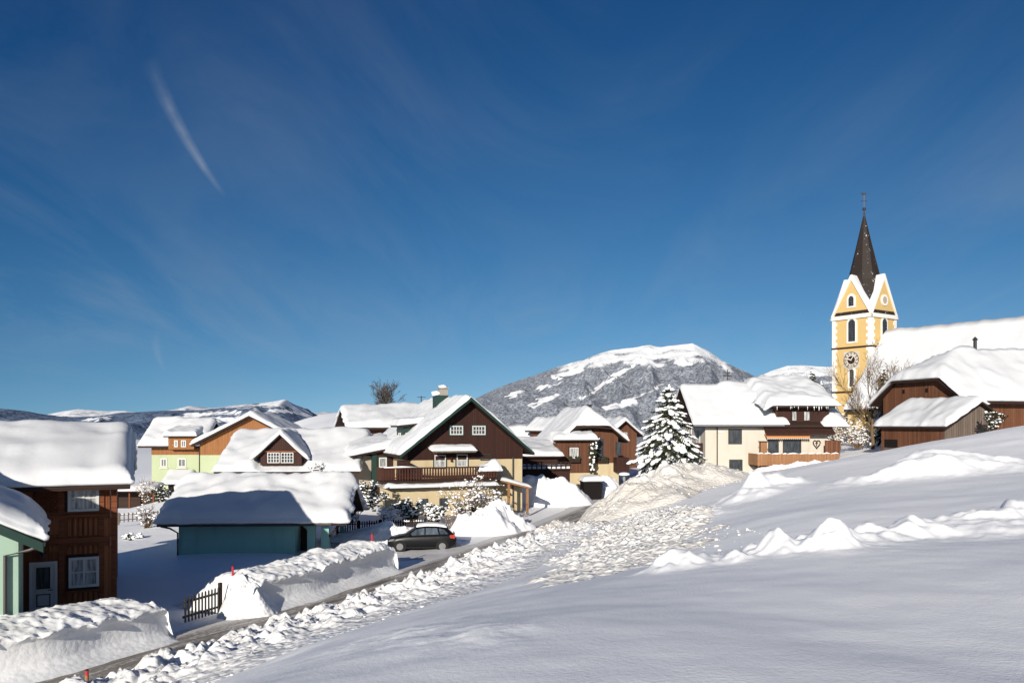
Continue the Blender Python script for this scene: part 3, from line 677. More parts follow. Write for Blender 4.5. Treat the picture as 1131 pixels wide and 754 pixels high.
# ------------------------------------------------------------------ sky, sun, camera
def sky():
    w = bpy.data.worlds.new('World'); SC.world = w; w.use_nodes = True; t = w.node_tree; n = t.nodes; l = t.links
    bg = n['Background']; bg.inputs['Strength'].default_value = .06
    s = n.new('ShaderNodeTexSky'); s.sky_type = 'NISHITA'; s.sun_disc = False
    s.sun_elevation = R(SUN_EL); s.sun_rotation = math.atan2(-SUN_DIR.x, -SUN_DIR.y)
    s.altitude = 900; s.air_density = 1.0; s.dust_density = 1.0; s.ozone_density = 2.2
    tv = n.new('ShaderNodeTexCoord'); vm = n.new('ShaderNodeVectorMath'); vm.operation = 'MULTIPLY_ADD'; l.new(tv.outputs['Generated'], vm.inputs[0]); vm.inputs[1].default_value = (1, 1, .95); vm.inputs[2].default_value = (0, 0, .16)
    vn = n.new('ShaderNodeVectorMath'); vn.operation = 'NORMALIZE'; l.new(vm.outputs[0], vn.inputs[0]); l.new(vn.outputs[0], s.inputs['Vector'])
    sr = n.new('ShaderNodeSeparateColor'); l.new(s.outputs[0], sr.inputs[0]); cr = n.new('ShaderNodeCombineColor')
    for i_, (cap, gam, k_) in enumerate(((3.8, 2.6, .142), (6.4, 1.8, .265), (9.5, 1.4, .41))):
        q = None
        for op, val in (('MINIMUM', cap), ('POWER', gam), ('MULTIPLY', k_)):
            nd = n.new('ShaderNodeMath'); nd.operation = op; nd.inputs[1].default_value = val
            l.new(sr.outputs[i_] if q is None else q, nd.inputs[0]); q = nd.outputs[0]
        l.new(q, cr.inputs[i_])
    tc = n.new('ShaderNodeTexCoord'); sep = n.new('ShaderNodeSeparateXYZ'); l.new(tc.outputs['Generated'], sep.inputs[0])
    def m(op, a, b=None, c=None, cl=False):
        q = n.new('ShaderNodeMath'); q.operation = op; q.use_clamp = cl
        for k, x in enumerate((a, b, c)):
            if x is None: continue
            if isinstance(x, (int, float)): q.inputs[k].default_value = x
            else: l.new(x, q.inputs[k])
        return q.outputs[0]
    X, Y, Z = sep.outputs
    # thin cirrus: a flat cloud layer seen in perspective
    dz = m('ADD', m('MAXIMUM', Z, 0.0), .14); cx = m('DIVIDE', X, dz); cy = m('DIVIDE', Y, dz)
    cb = n.new('ShaderNodeCombineXYZ'); l.new(cx, cb.inputs[0]); l.new(cy, cb.inputs[1])
    mp = n.new('ShaderNodeMapping'); mp.inputs['Rotation'].default_value = (0, 0, R(-28)); mp.inputs['Scale'].default_value = (1.5, .6, 1); l.new(cb.outputs[0], mp.inputs[0])
    nz = n.new('ShaderNodeTexNoise'); nz.inputs['Scale'].default_value = .75; nz.inputs['Detail'].default_value = 9; nz.inputs['Roughness'].default_value = .58; nz.inputs['Distortion'].default_value = 1.3; l.new(mp.outputs[0], nz.inputs['Vector'])
    mp2 = n.new('ShaderNodeMapping'); mp2.inputs['Rotation'].default_value = (0, 0, R(-58)); mp2.inputs['Scale'].default_value = (.5, .7, 1); l.new(cb.outputs[0], mp2.inputs[0])
    nz2 = n.new('ShaderNodeTexNoise'); nz2.inputs['Scale'].default_value = .5; nz2.inputs['Detail'].default_value = 3; l.new(mp2.outputs[0], nz2.inputs['Vector'])
    cir = m('MULTIPLY', m('MULTIPLY', m('SUBTRACT', nz.outputs['Fac'], .40), 2.6, None, True), m('MULTIPLY', m('SUBTRACT', nz2.outputs['Fac'], .30), 3.2, None, True))
    cir = m('MULTIPLY', cir, .30)
    # two contrails, fixed on the sky
    ya = m('MAXIMUM', Y, .05); a = m('DIVIDE', X, ya); b = m('DIVIDE', Z, ya)
    def trail(u0, v0, u1, v1, w0, w1, k):
        x0, y0, x1, y1 = (u0-U0)/F, (V0-v0)/F, (u1-U0)/F, (V0-v1)/F; dx, dy = x1-x0, y1-y0; L = math.hypot(dx, dy); dx /= L; dy /= L
        s_ = m('DIVIDE', m('ADD', m('MULTIPLY', m('SUBTRACT', a, x0), dx), m('MULTIPLY', m('SUBTRACT', b, y0), dy)), L)
        q = m('ADD', m('MULTIPLY', m('SUBTRACT', a, x0), -dy), m('MULTIPLY', m('SUBTRACT', b, y0), dx))
        q = m('ADD', q, m('MULTIPLY', m('SUBTRACT', s_, .5), .0)); 
        q = m('ADD', q, m('MULTIPLY', m('POWER', m('SUBTRACT', s_, .5), 2.0), -.03))
        wd = m('ADD', w0, m('MULTIPLY', s_, w1-w0))
        e = m('SUBTRACT', 1.0, m('DIVIDE', m('ABSOLUTE', q), wd), None, True)
        ends = m('MULTIPLY', m('MULTIPLY', s_, 2.2, None, True), m('MULTIPLY', m('SUBTRACT', 1.0, s_), 4.0, None, True))
        tn = n.new('ShaderNodeTexNoise'); tn.inputs['Scale'].default_value = 60; tn.inputs['Detail'].default_value = 5; l.new(tc.outputs['Generated'], tn.inputs['Vector'])
        return m('MULTIPLY', m('MULTIPLY', m('MULTIPLY', e, ends), m('ADD', tn.outputs['Fac'], .1)), k)
    tr = m('ADD', trail(158,68,244,222,.013,.004,.5), trail(169,360,177,412,.009,.004,.22))
    cl = m('ADD', cir, tr, None, True)
    front = m('GREATER_THAN', Y, .05); cl = m('MAXIMUM', cir, m('MULTIPLY', cl, front))
    mx = n.new('ShaderNodeMix'); mx.data_type = 'RGBA'; l.new(cl, mx.inputs[0]); l.new(cr.outputs[0], mx.inputs[6]); mx.inputs[7].default_value = (3.2, 3.6, 4.2, 1)
    l.new(mx.outputs[2], bg.inputs['Color'])
    sd = bpy.data.lights.new('sun', 'SUN'); sd.energy = 3.3; sd.angle = R(.5); sd.color = (1, .92, .80)
    so = bpy.data.objects.new('sun', sd); COL.objects.link(so)
    d = Vector((SUN_DIR.x*math.cos(R(SUN_EL)), SUN_DIR.y*math.cos(R(SUN_EL)), -math.sin(R(SUN_EL))))
    so.rotation_euler = d.to_track_quat('-Z', 'Y').to_euler(); so.location = (-20, -60, 40)
    cd = bpy.data.cameras.new('camera'); cam = bpy.data.objects.new('camera', cd); COL.objects.link(cam)
    cd.sensor_width = 36; cd.lens = 36*F/1131; cd.shift_y = (V0-377)/1131; cd.clip_end = 40000; cd.clip_start = .1
    cam.location = (0, 0, 0); cam.rotation_euler = (R(90), 0, 0); SC.camera = cam
    SC.view_settings.view_transform = 'Standard'; SC.view_settings.look = 'None'; SC.view_settings.gamma = 1; SC.view_settings.exposure = .94
sky()
# ------------------------------------------------------------------ buildings
def gable_y(w, zr, zl, zr2=None, xm=0.0):
    """roof with its ridge along local y: height at x (zl at x=-w, zr2 at x=+w, zr at xm)"""
    zr2 = zl if zr2 is None else zr2
    return lambda x, y: np.where(np.asarray(x, float) < xm, zr-(xm-x)*(zr-zl)/(xm+w), zr-(x-xm)*(zr-zr2)/(w-xm))
def gable_x(y0, y1, zr, z0, z1=None):
    ym = (y0+y1)/2; z1 = z0 if z1 is None else z1
    return lambda x, y: np.where(np.asarray(y, float) < ym, zr-(ym-y)*(zr-z0)/(ym-y0), zr-(y-ym)*(zr-z1)/(y1-ym))
def downpipe(h, x, y, z0, z1, name='downpipe', mat='metal_d', r=.05, bend=None):
    pts = [(x,y,z0),(x,y,z1)]
    if bend: pts += bend
    return h.part(name, MB().tube(pts, r, 8), mat)

# --- mint green annex, far left
def mint_house():
    H = House('annex_building', 'mint green gabled building with dark green eaves cut off by the left edge', 'house', -19.25, 24.06, -7.4, 29)
    h = H.h; w = 4.0; zE, zR = h(-3.35), h(-1.15)
    f = gable_y(w+.65, zR+.05, zE-.32)
    H.wall_gx([(-w,0),(w,0),(w,zE-.02),(0,zR-.12),(-w,zE-.02)], 0, 3.9, 'mint')
    roof_slab(f, [-w-.65,0,w+.65], [-.55,4.3], .14, 'dgreen', H.root)
    for s in (-1, 1):
        mb = MB(); mb.prism([(0,zR+.02),(s*(w+.7),zE-.36),(s*(w+.7),zE-.66),(0,zR-.28)], -.62, -.56)
        H.part('verge_board', mb, 'dgreen')
    for k in range(6): H.part('rafter_tail', MB().box(w+.05, w+.6, .3+k*.7, .4+k*.7, zE-.34, zE-.2), 'dgreen')
    H.part('gutter', MB().tube([(w+.68,-.6,zE-.42),(w+.68,4.3,zE-.42)], .08, 8), 'dgreen')
    downpipe(H, w-.35, -.12, 0, zE-.75, bend=[(w+.3,-.3,zE-.6),(w+.66,-.4,zE-.46)], r=.055)
    snow_slab(f, -w-.62, w+.62, -.5, 4.25, .75, H.root, 1, .22, .7, rough=.07, bulge=.12)
mint_house()

# --- red-brown timber house, left
def brown_house():
    H = House('timber_house', 'red brown timber house with a white door and two white windows at the left', 'house', -19.95, 30.25, -7.4, 24)
    h = H.h; w = 4.5; zE, zR = h(-2.25), h(-.35)
    f = gable_x(-.75, 9.75, zR, zE-.05)
    H.wall_gy([(0,0),(9,0),(9,zE+.15),(4.5,zR-.2),(0,zE+.15)], -w, w, 'wood_red')
    roof_slab(f, [-w-.6,w+.75], [-.75,4.5,9.75], .16, 'wood_trim', H.root)
    # beams and posts
    mb = MB()
    zz = [H.px(70, v)[1] for v in (568, 594)]
    xl, xr = H.px(27, 600)[0], w+.02
    for v, t in ((567.5,.11),(596.5,.12),(573.5,.0)):
        z = H.px(90, v)[1]
        if t: mb.box(xl-.8, xr, -.07, 0, z-t, z+t)
    for u in (68, 126, 112):
        x = H.px(u, 600)[0]; mb.box(x-.1, x+.1, -.055, 0, .1, zE-.02)
    H.part('timber_frame', mb, 'wood_redh')
    # carved panels under the windows and lattice beside the upper window
    def panel(u0, u1, v0, v1):
        a, b = H.px(u0, v1), H.px(u1, v0); mb = MB(); n = max(3, int((b[0]-a[0])/.17))
        for k in range(n):
            x = a[0]+(b[0]-a[0])*(k+.5)/n
            mb.prism([(x-.055,a[1]),(x+.055,a[1]),(x+.055,b[1]-.12),(x+.03,b[1]-.04),(x,b[1]),(x-.03,b[1]-.04),(x-.055,b[1]-.12)], -.035, 0)
        H.part('carved_panel', mb, 'wood_carved')
    for a in ((37,50,571,590),(54,66,571,590),(74,109,571,592),(37,50,601,609),(54,66,601,609),(74,109,601,612),(114,124,571,592),(114,124,601,660),(74,109,650,664)): panel(*a)
    a, b = H.px(37, 566), H.px(72, 536); mb = MB(); n = 10
    for k in range(-6, n+6):
        for s in (1, -1):
            x0 = a[0]+(b[0]-a[0])*k/n; L = (b[1]-a[1]); x1 = x0+s*L
            t0, t1 = 0, 1
            for (lo) in (a[0], b[0]):
                pass
            pts = []
            tt = np.linspace(0, 1, 25); xx = x0+(x1-x0)*tt; ok = (xx > a[0]) & (xx < b[0])
            if ok.sum() < 2: continue
            i0, i1 = np.where(ok)[0][[0,-1]]
            p, q = Vector((xx[i0], -.03-.01*s, a[1]+L*tt[i0])), Vector((xx[i1], -.03-.01*s, a[1]+L*tt[i1])); mb.tube([p, q], .022, 4)
    H.part('lattice', mb, 'wood_redh')
    a, b = H.px(37, 566), H.px(72, 536); H.part('lattice_backing', MB().box(a[0], b[0], -.012, 0, a[1], b[1]), 'dark')
    for q in ((75,535.5,109.5,563.5),(76,615.5,109.5,646.5)):
        H.pxwin(*q, nv=1, nh=1, pane='pane_w', fw=.1, sur='wood_trim', depth=.09, sill='wood_redh')
    # door
    a, b = H.px(32.5, 679), H.px(63.5, 619); x0, x1, z0, z1 = a[0], b[0], a[1], b[1]
    d = H.part('door', MB().box(x0+.08, x1-.08, -.05, .01, z0, z1-.08), 'cpaint')
    mb = MB(); mb.box(x0, x0+.08, -.09, .01, z0, z1); mb.box(x1-.08, x1, -.09, .01, z0, z1); mb.box(x0+.08, x1-.08, -.09, .01, z1-.08, z1); obj('door_frame', mb, 'wpaint', d)
    cx = (x0+x1)/2; hh = z1-z0
    obj('door_pane', MB().box(cx-.2, cx+.2, -.056, -.02, z0+hh*.50, z0+hh*.88), 'pane_d', d)
    mb = MB()
    for (xa, xb, za, zb) in ((cx-.23,cx+.23,z0+hh*.485,z0+hh*.50),(cx-.23,cx+.23,z0+hh*.88,z0+hh*.895),(cx-.23,cx-.2,z0+hh*.50,z0+hh*.88),(cx+.2,cx+.23,z0+hh*.50,z0+hh*.88),(cx-.015,cx+.015,z0+hh*.50,z0+hh*.88)):
        mb.box(xa, xb, -.075, -.03, za, zb)
    mb.box(cx-.23, cx+.23, -.07, -.03, z0+hh*.15, z0+hh*.165); mb.box(cx-.23, cx+.23, -.07, -.03, z0+hh*.37, z0+hh*.385); mb.box(cx-.23, cx-.2, -.07, -.03, z0+hh*.165, z0+hh*.37); mb.box(cx+.2, cx+.23, -.07, -.03, z0+hh*.165, z0+hh*.37)
    obj('door_moulding', mb, 'wood_trim', d)
    obj('handle', MB().tube([(x1-.16,-.05,z0+hh*.46),(x1-.16,-.11,z0+hh*.46),(x1-.30,-.11,z0+hh*.46)], .018, 6), 'metal_d', d)
    a = H.px(48, 612); lp = MB().lathe([(.0,.12),(.05,.12),(.11,0),(.09,-.08),(0,-.1)], 10, Matrix.Translation((a[0],-.16,a[1]))); lp.tube([(a[0],0,a[1]+.1),(a[0],-.16,a[1]+.12)], .02, 6); H.part('wall_lamp', lp, 'metal_d')
    for k in range(9): x = -w+.4+k*1.05; H.part('rafter_tail', MB().box(x-.06, x+.06, -.7, 0, zE-.22, zE-.06), 'wood_trim')
    snow_slab(f, -w-.58, w+.72, -.72, 9.7, .62, H.root, 2, .25, .6, rough=.025, blur=.5, bulge=.13, wob=.08)
brown_house()

# --- teal garage with the open end
def garage():
    H = House('garage', 'long teal garage with thick snow roof, shaded front and open gable end', 'garage', -19.35, 47.3, -7.6, 3)
    h = H.h; L = 8.3; D = 6.4; zE = h(-5.5); zR = h(-3.55)
    f = gable_x(-.7, D+.7, zR, zE-.15)
    xo = H.px(326, 600)[0]
    H.wall_gy([(0,0),(D,0),(D,zE+.1),(D/2,zR-.25),(0,zE+.1)], 0, xo, 'teal')
    for k, u in enumerate((343.5, 359)):
        x = H.px(u, 600)[0]; H.part('post', MB().box(x-.22, x+.22, -.01, .35, 0, zE+.05), 'teal')
    x1 = H.px(363, 600)[0]
    H.part('post', MB().box(x1-.3, x1-.05, D-.3, D, 0, zE+.05), 'teal')
    H.part('lintel', MB().box(xo, x1, .02, .2, zE-.22, zE+.08), 'wood_trim')
    H.part('gable_boarding', MB().prism([(-.5,zE+.0),(D+.5,zE+.0),(D/2,zR-.2)], x1-.02, x1+.08, 'x'), 'wood_dark')
    xe = x1+1.1
    for yy in (.1, D-.2): H.part('brace', MB().tube([(x1,yy,zE-1.0),(xe-.3,yy,zE-.1)], .07, 6), 'wood_trim')
    roof_slab(f, [-.9,xe], [-.7,D/2,D+.7], .12, 'wood_trim', H.root)
    H.part('gutter', MB().tube([(-.95,-.76,zE-.2),(xe-.8,-.76,zE-.2)], .07, 8), 'metal_d')
    downpipe(H, -.02, -.1, 0, zE-.7, bend=[(-.35,-.4,zE-.4),(-.75,-.74,zE-.25)], r=.05)
    # stepped timber in the opening
    H.part('shed_timber', MB().prism([(xo+.05,0),(xo+.9,0),(xo+.9,.9),(xo+.05,zE-.4)], 1.2, 1.35), 'wood_dark')
    snow_slab(f, -.88, xe-.02, -.68, D+.68, .72, H.root, 3, .2, .8, rough=.10, blur=.5, bulge=.14, wob=.25)
garage()

# --- lime and orange house
def lime_house():
    H = House('village_house', 'pale lime house with orange timber upper floor and deep snow roofs at left', 'house', -39.5, 100, -8.9, 4)
    px = H.px
    xl, xr = px(167.5, 500)[0], px(221, 500)[0]
    zb = 0; z1 = px(190, 502)[1]; zE = px(190, 490)[1]+.15
    H.wall_gx([(xl,0),(xr,0),(xr,z1),(xl,z1)], 0, 8, 'lime')
    zT = px(190, 478)[1]
    ztop = px(190, 464)[1]
    f = gable_x(-.9, 9, ztop-.2, px(190,492.5)[1])
    H.part('upper_wall', MB().prism([(-.02,z1),(8.0,z1),(8.0,f(0,8.)-.2),(4.05,ztop-.6),(-.02,f(0,0.)-.2)], xl-.02, xr+.02, 'x'), 'wood_orange')
    roof_slab(f, [xl-1.3, xr+.8], [-.9,4.05,9], .18, 'wood_trim', H.root)
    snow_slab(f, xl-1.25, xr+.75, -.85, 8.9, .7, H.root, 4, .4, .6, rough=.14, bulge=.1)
    # dormer on the front slope
    a, b = px(189, 494), px(217, 482); 
    H.part('dormer', MB().box(a[0], b[0], -1.0, 3.2, a[1]-.2, b[1]+.05), 'wood_orange')
    fd = lambda x, y: (b[1]+.1+.18*(np.asarray(y, float)+1.4)+0*x)
    roof_slab(fd, [a[0]-.4, b[0]+.4], [-1.5, 3.2], .12, 'wood_trim', H.root, 'dormer_roof')
    snow_slab(fd, a[0]-.4, b[0]+.4, -1.5, 3.1, .6, H.root, 5, .3, .5, rough=.14, name='dormer_snow')
    for q in ((192.5,486,196.5,493.5),(200,486,205.5,493.5)): H.pxwin(*q, yl=-1.0, nv=1, nh=0, fw=.1, pane='pane_d')
    for q in ((177.5,506,184.5,515.5),(196.5,506,205.5,515.5)): H.pxwin(*q, nv=1, nh=0, fw=.12, pane='pane_d', sill='white')
    # right wing, gable towards us
    xa, xb, xp = px(219, 500)[0], px(292, 500)[0], px(258, 500)[0]
    y0 = -1.2
    a0, a1 = px(221, 500, y0), px(243, 478, y0)
    zr = px(276, 459, y0)[1]; zl = px(214, 491, y0)[1]
    xm = px(277, 459, y0)[0]; xR = xm+(xm-a0[0])
    fw_ = lambda x, y: zr-np.abs(np.asarray(x, float)-xm)*(zr-zl)/(xm-a0[0]+.8)
    H.wall_gx([(a0[0],0),(xR,0),(xR,z1),(a0[0],z1)], y0, 9, 'lime')
    H.part('gable_wall', MB().prism([(a0[0],z1),(xR,z1),(xR,fw_(xR,0)-.15),(xm,zr-.2),(a0[0],fw_(a0[0],0)-.15)], y0-.02, 9.02), 'wood_orange')
    roof_slab(fw_, [a0[0]-.8,xm,xR+.8], [y0-.9, 9.8], .2, 'wood_trim', H.root)
    snow_slab(fw_, a0[0]-.78, xR+.78, y0-.85, 9.7, .65, H.root, 6, .4, .6, rough=.12)
    c = px(296, 470, 3); H.part('chimney', MB().box(c[0]-.4, c[0]+.4, 3, 3.8, c[1]-2.4, c[1]+.1), 'stone')
    c2 = px(296, 468.5, 3); MBs = MB(); MBs.blob((c2[0],3.4,c2[1]+.1), .55, random.Random(2), (1,1,.6)); H.part('chimney_snow', MBs, 'snow', True)
    # low shed roof at the foot of the wall
    a, b = px(181, 548, -2.5), px(206, 525, -2.5)
    H.part('porch', MB().box(a[0]+.5, b[0]-.3, -2.5, -.01, 0, b[1]-1.1), 'dark')
    fp = lambda x, y: b[1]-1.0+.45*(np.asarray(y, float)+3)+0*x
    roof_slab(fp, [a[0]-.2, b[0]+.2], [-3, -.02], .1, 'wood_trim', H.root, 'porch_roof'); snow_slab(fp, a[0]-.2, b[0]+.2, -3, -.05, .45, H.root, 7, .3, .4, name='porch_snow')
    downpipe(H, px(220.5,500)[0], -.1, .2, z1+1.2, r=.06)
lime_house()

# --- low roof with the eyebrow gable
def dormer_house():
    H = House('village_house', 'low snow roofed house with a small brown gable dormer of white windows', 'house', -19.0, 69.5, -7.3, 3)
    px = H.px
    xl, xr = px(241, 515)[0], px(398, 515)[0]
    zE = px(300, 521, -.8)[1]; zR = H.h(-.75)
    f = gable_x(-.9, 12.5, zR, zE)
    H.wall_gy([(0,0),(11.6,0),(11.6,f(0,11.6)-.2),(5.8,zR-.3),(0,f(0,0.)-.2)], xl+.6, xr-.6, 'beige')
    roof_slab(f, [xl-.1, xr], [-.9, 5.8, 12.5], .18, 'wood_trim', H.root)
    # dormer
    yd = -.35
    cx, zp = px(310.3, 481.5, yd); hw = px(333, 505, yd)[0]-cx; z0 = px(310, 513.5, yd)[1]; ze = px(310, 501, yd)[1]
    H.part('dormer_front', MB().prism([(cx-hw,z0),(cx+hw,z0),(cx+hw,ze+.05),(cx,zp),(cx-hw,ze+.05)], yd, yd+3.6), 'wood_dark')
    pit = (zp+.15-ze)/hw
    fd = lambda x, y: np.maximum(zp+.15-np.abs(np.asarray(x, float)-cx)*pit, ze-.5)+0*y
    snow_slab(f, xl-.08, xr-.02, -.85, 12.4, lambda x, y: .62-.56*sstep(hw+.7, hw+.1, np.abs(x-cx))*sstep(1.6, .4, y), H.root, 8, .3, .55, rough=.06, bulge=.14)
    roof_slab(fd, [cx-hw-.45, cx, cx+hw+.45], [yd-.35, yd+6.2], .12, 'wood_trim', H.root, 'dormer_roof')
    snow_slab(fd, cx-hw-.5, cx+hw+.5, yd-.4, yd+6.0, .5, H.root, 9, .22, .5, rough=.08, blur=.5, bulge=.14, name='dormer_snow')
    for q in ((295.5,499.5,309,511),(310.3,499.5,324.2,511)): H.pxwin(*q, yl=yd, nv=3, nh=2, fw=.06, pane='pane_d', bar=.025)
    a, b = px(289, 499.3, yd), px(331, 498.3, yd); H.part('beam', MB().box(a[0], b[0], yd-.12, yd, b[1]-.06, b[1]+.06), 'wood_red')
dormer_house()

# --- house behind with the flat snow roof
def back_house():
    H = House('village_house', 'brown gabled house with a thick snow roof, just left of the chimney behind', 'house', -13.2, 92, -3.0, 20)
    px = H.px; w = 4.2
    zr, ze = H.h(1.95), H.h(-.25)
    f = gable_x(-1, 9, zr, ze)
    H.wall_gy([(0,0),(8,0),(8,f(0,8.)-.15),(4,zr-.25),(0,f(0,0.)-.15)], -w, w+1, 'wood_house2')
    roof_slab(f, [-w-1.3, w+1.5], [-1,4,9], .2, 'wood_trim', H.root)
    snow_slab(f, -w-1.3, w+1.45, -.95, 8.9, .7, H.root, 10, .35, .6, rough=.06)
    H.part('post', MB().box(-w-.9, -w-.65, -.4, -.15, 0, ze+.2), 'wood_light')
    H.window(-1, 1.4, .9, 1.0, y=0, pane='pane_d', nv=1)
    H.part('antenna', MB().tube([(w-.2,4,zr),(w-.2,4,zr+1.6)], .06, 5).tube([(w-.7,4,zr+1.45),(w+.3,4,zr+1.45)], .03, 4), 'metal_d')
back_house()

# --- central dark brown chalet with balcony
def chalet():
    H = House('chalet', 'dark brown gabled chalet with long balcony, square chimney and yellow ground floor', 'house', -3.75, 68.2, -7.3, 21)
    h = H.h; px = H.px
    zr = h(2.3); zeL = h(-2.4); zeR = h(-2.3); hwL, hwR = 5.95, 5.6
    f = lambda x, y: np.where(np.asarray(x, float) < 0, zr+x*(zr-zeL)/hwL, zr-x*(zr-zeR)/hwR)+0*y
    zM = px(516, 507)[1]       # boundary of timber and plaster
    xa, xb = -5.1, 4.95
    D = 11.5
    H.wall_gx([(xa,0),(xb,0),(xb,zM),(xa,zM)], 0, D, 'yellow')
    H.part('gable_wall', MB().prism([(xa-.03,zM),(xb+.03,zM),(xb+.03,f(xb,0)-.2),(0,zr-.25),(xa-.03,f(xa,0)-.2)], -.06, D+.02), 'wood_dark')
    roof_slab(f, [-hwL,0,hwR], [-1.1,D+.8], .18, 'wood_trim', H.root)
    for s, hw, ze in ((-1,hwL,zeL),(1,hwR,zeR)):
        H.part('verge_board', MB().prism([(0,zr+.05),(s*(hw+.03),ze+.03),(s*(hw+.03),ze-.2),(0,zr-.24)], -1.17, -1.11), 'dgreen')
    # snow: thick on the left slope, thinner on the right one
    snow_slab(f, -hwL+.05, -.15, -1.0, D+.7, .62, H.root, 11, .3, .45, rough=.10, blur=0, bulge=.1)
    snow_slab(f, .1, hwR-.1, -.75, D+.6, .42, H.root, 12, .3, .45, rough=.18, blur=0, bulge=.05, wob=.4)
    sd = dict(frame='wpaint', sur='dgreen')
    for q in ((496.8,470,511.2,480),(521.5,470,536,480)): H.pxwin(*q, yl=-.06, nv=3, nh=1, pane='pane_d', fw=.09, bar=.03, **sd)
    # balcony doors / windows
    for q in ((479.7,502.2,492.2,516),(504.2,501.5,516.2,515)): H.pxwin(*q, nv=1, nh=1, pane='pane_w', fw=.08, **sd)
    H.pxwin(530.5, 501, 541.5, 508, nv=0, nh=0, pane='pane_c', fw=.07, frame='dgreen')
    # awning above the doors with a snow roll
    a, b = px(474, 499.5), px(521, 493); H.part('awning', MB().prism([(-1.2,b[1]-.45),(-.06,b[1]-.1),(-.06,b[1]-.02),(-1.2,b[1]-.35)], a[0], b[0], 'x'), 'wood_grey')
    fa = lambda x, y: b[1]-.35+.25*(np.asarray(y, float)+1.2)+0*x
    snow_slab(fa, a[0], b[0], -1.15, -.1, .38, H.root, 13, .25, .35, name='awning_snow')
    # balcony: floor, rail, corner screens
    xL, xR = px(421, 525, -2.0)[0], px(549.5, 522, -2.0)[0]
    zF = px(480, 530, -2.0)[1]; zT = px(480, 515.5, -2.0)[1]
    H.part('balcony_floor', MB().box(xL, xR, -2.1, -.01, zF-.2, zF), 'wood_trim')
    mb = MB(); n = int((xR-xL)/.22)
    for k in range(n):
        x = xL+(xR-xL)*(k+.5)/n
        mb.prism([(x-.065,zF+.06),(x+.065,zF+.06),(x+.065,zF+.35),(x+.085,zF+.5),(x+.065,zF+.65),(x+.065,zT-.1),(x-.065,zT-.1),(x-.065,zF+.65),(x-.085,zF+.5),(x-.065,zF+.35)], -2.08, -2.04)
    mb.box(xL-.05, xR+.05, -2.14, -2.0, zT-.1, zT); mb.box(xL, xR, -2.03, -1.99, zF+.2, zF+.3)
    n = 9
    for xx in (xL, xR-.05):
        for k in range(n): y = -2.0+1.95*(k+.5)/n; mb.box(xx, xx+.04, y-.08, y+.08, zF+.06, zT-.1)
        mb.box(xx-.03, xx+.07, -2.0, -.08, zT-.1, zT)
    H.part('balcony_rail', mb, 'rail')
    H.part('balcony_screen', MB().box(px(441,505,-.9)[0], px(450,505,-.9)[0], -1.9, -.07, zF, zT+.5), 'wood_dark')
    H.part('railing_snow', MB().tube([(xL+.2,-2.06,zT+.03),(xL+1.6,-2.06,zT+.05),(xL+3,-2.06,zT+.02)], [.03,.09,.02], 6), 'snow', True)
    rr = random.Random(4)
    c = px(541, 511, -1.6)
    snow_slab(lambda x, y: zT-.45+0*x+0*y, c[0]-1.1, c[0]+.85, -2.15, -1.0, lambda x, y: .5+.3*np.exp(-((x-c[0]-.2)/.7)**2), H.root, 18, .15, .45, rough=.22, bulge=.08, wob=.3, name='balcony_snow')
    # base terrace under the balcony with its snow edge
    a, b = px(425, 560, -1.9), px(544, 560, -1.9)
    H.part('base_wall', MB().box(a[0], b[0], -1.9, -.02, 0, zF-.55), 'yellow')
    H.part('base_rendering', MB().box(a[0]-.15, b[0]+.2, -2.2, -.03, zF-.54, zF-.21), 'stone')
    snow_slab(lambda x, y: zF-.52+0*x+0*y, a[0]-.1, b[0]+.2, -2.75, -2.15, .35, H.root, 14, .3, .3, name='ledge_snow', rough=.1)
    for u in (448, 468, 490): p = px(u, 560, -1.95); H.part('window', MB().box(p[0]-.35, p[0]+.35, -1.96, -1.9, .5, 1.5), 'pane_d')
    # downpipe on the yellow wall, right
    downpipe(H, px(566,520)[0], -.12, .3, zM+.1, r=.06)
    # flat snowy carport at the right corner
    x0, x1 = px(549, 540, -.5)[0], px(587, 545, -2.5)[0]
    zc0, zc1 = px(549, 530, -1)[1], px(585, 538, -2)[1]
    fc = lambda x, y: zc0+(np.asarray(x, float)-x0)*(zc1-zc0)/(x1-x0)+0*y
    roof_slab(fc, [x0,x1], [-2.4, 1.8], .12, 'wood_light', H.root, 'carport_roof')
    snow_slab(fc, x0+.05, x1-.02, -2.35, 1.75, .28, H.root, 15, .3, .3, name='carport_snow')
    for x, y in ((x1-.25,-2.2),(x1-.25,1.5),(x1-1.9,-2.2)): H.part('post', MB().box(x-.09, x+.09, y-.09, y+.09, 0, float(fc(x,y))-.12), 'wood_light')
    H.part('carport_back', MB().box(x0+.3, x1-.3, 1.6, 1.7, .1, float(fc(x1,0))-.3), 'wood_trim')
    # chimney with cap
    c = px(486.5, 450, 4.5); cx = c[0]; cz0, cz1 = px(486,452,4.5)[1]-1.2, px(486,433.5,4.5)[1]
    ch = H.part('chimney', MB().box(cx-.55, cx+.6, 4.1, 5.1, cz0, cz1-.25), 'dgreen')
    obj('chimney_top', MB().box(cx-.1, cx+.58, 4.2, 5.0, cz1-.25, cz1+.35).box(cx-.18,cx+.68,4.1,5.1,cz1+.35,cz1+.43), 'stone', ch)
    mb = MB(); mb.blob((cx-.35,4.6,cz1-.08), .42, rr, (1.1,1,.7)); mb.blob((cx+.25,4.6,cz1+.52), .42, rr, (1.1,1,.5)); obj('chimney_snow', mb, 'snow', ch, True)
    # side dormer on the left slope
    xd0, xd1 = -hwL+.9, -2.2; zd = f(-2.2,0)-.25
    dm = MB().box(xd0+.35, xd1, 3.2, 5.6, float(f(xd0,0))-.3, float(zd))
    H.part('side_dormer', dm, 'dgreen')
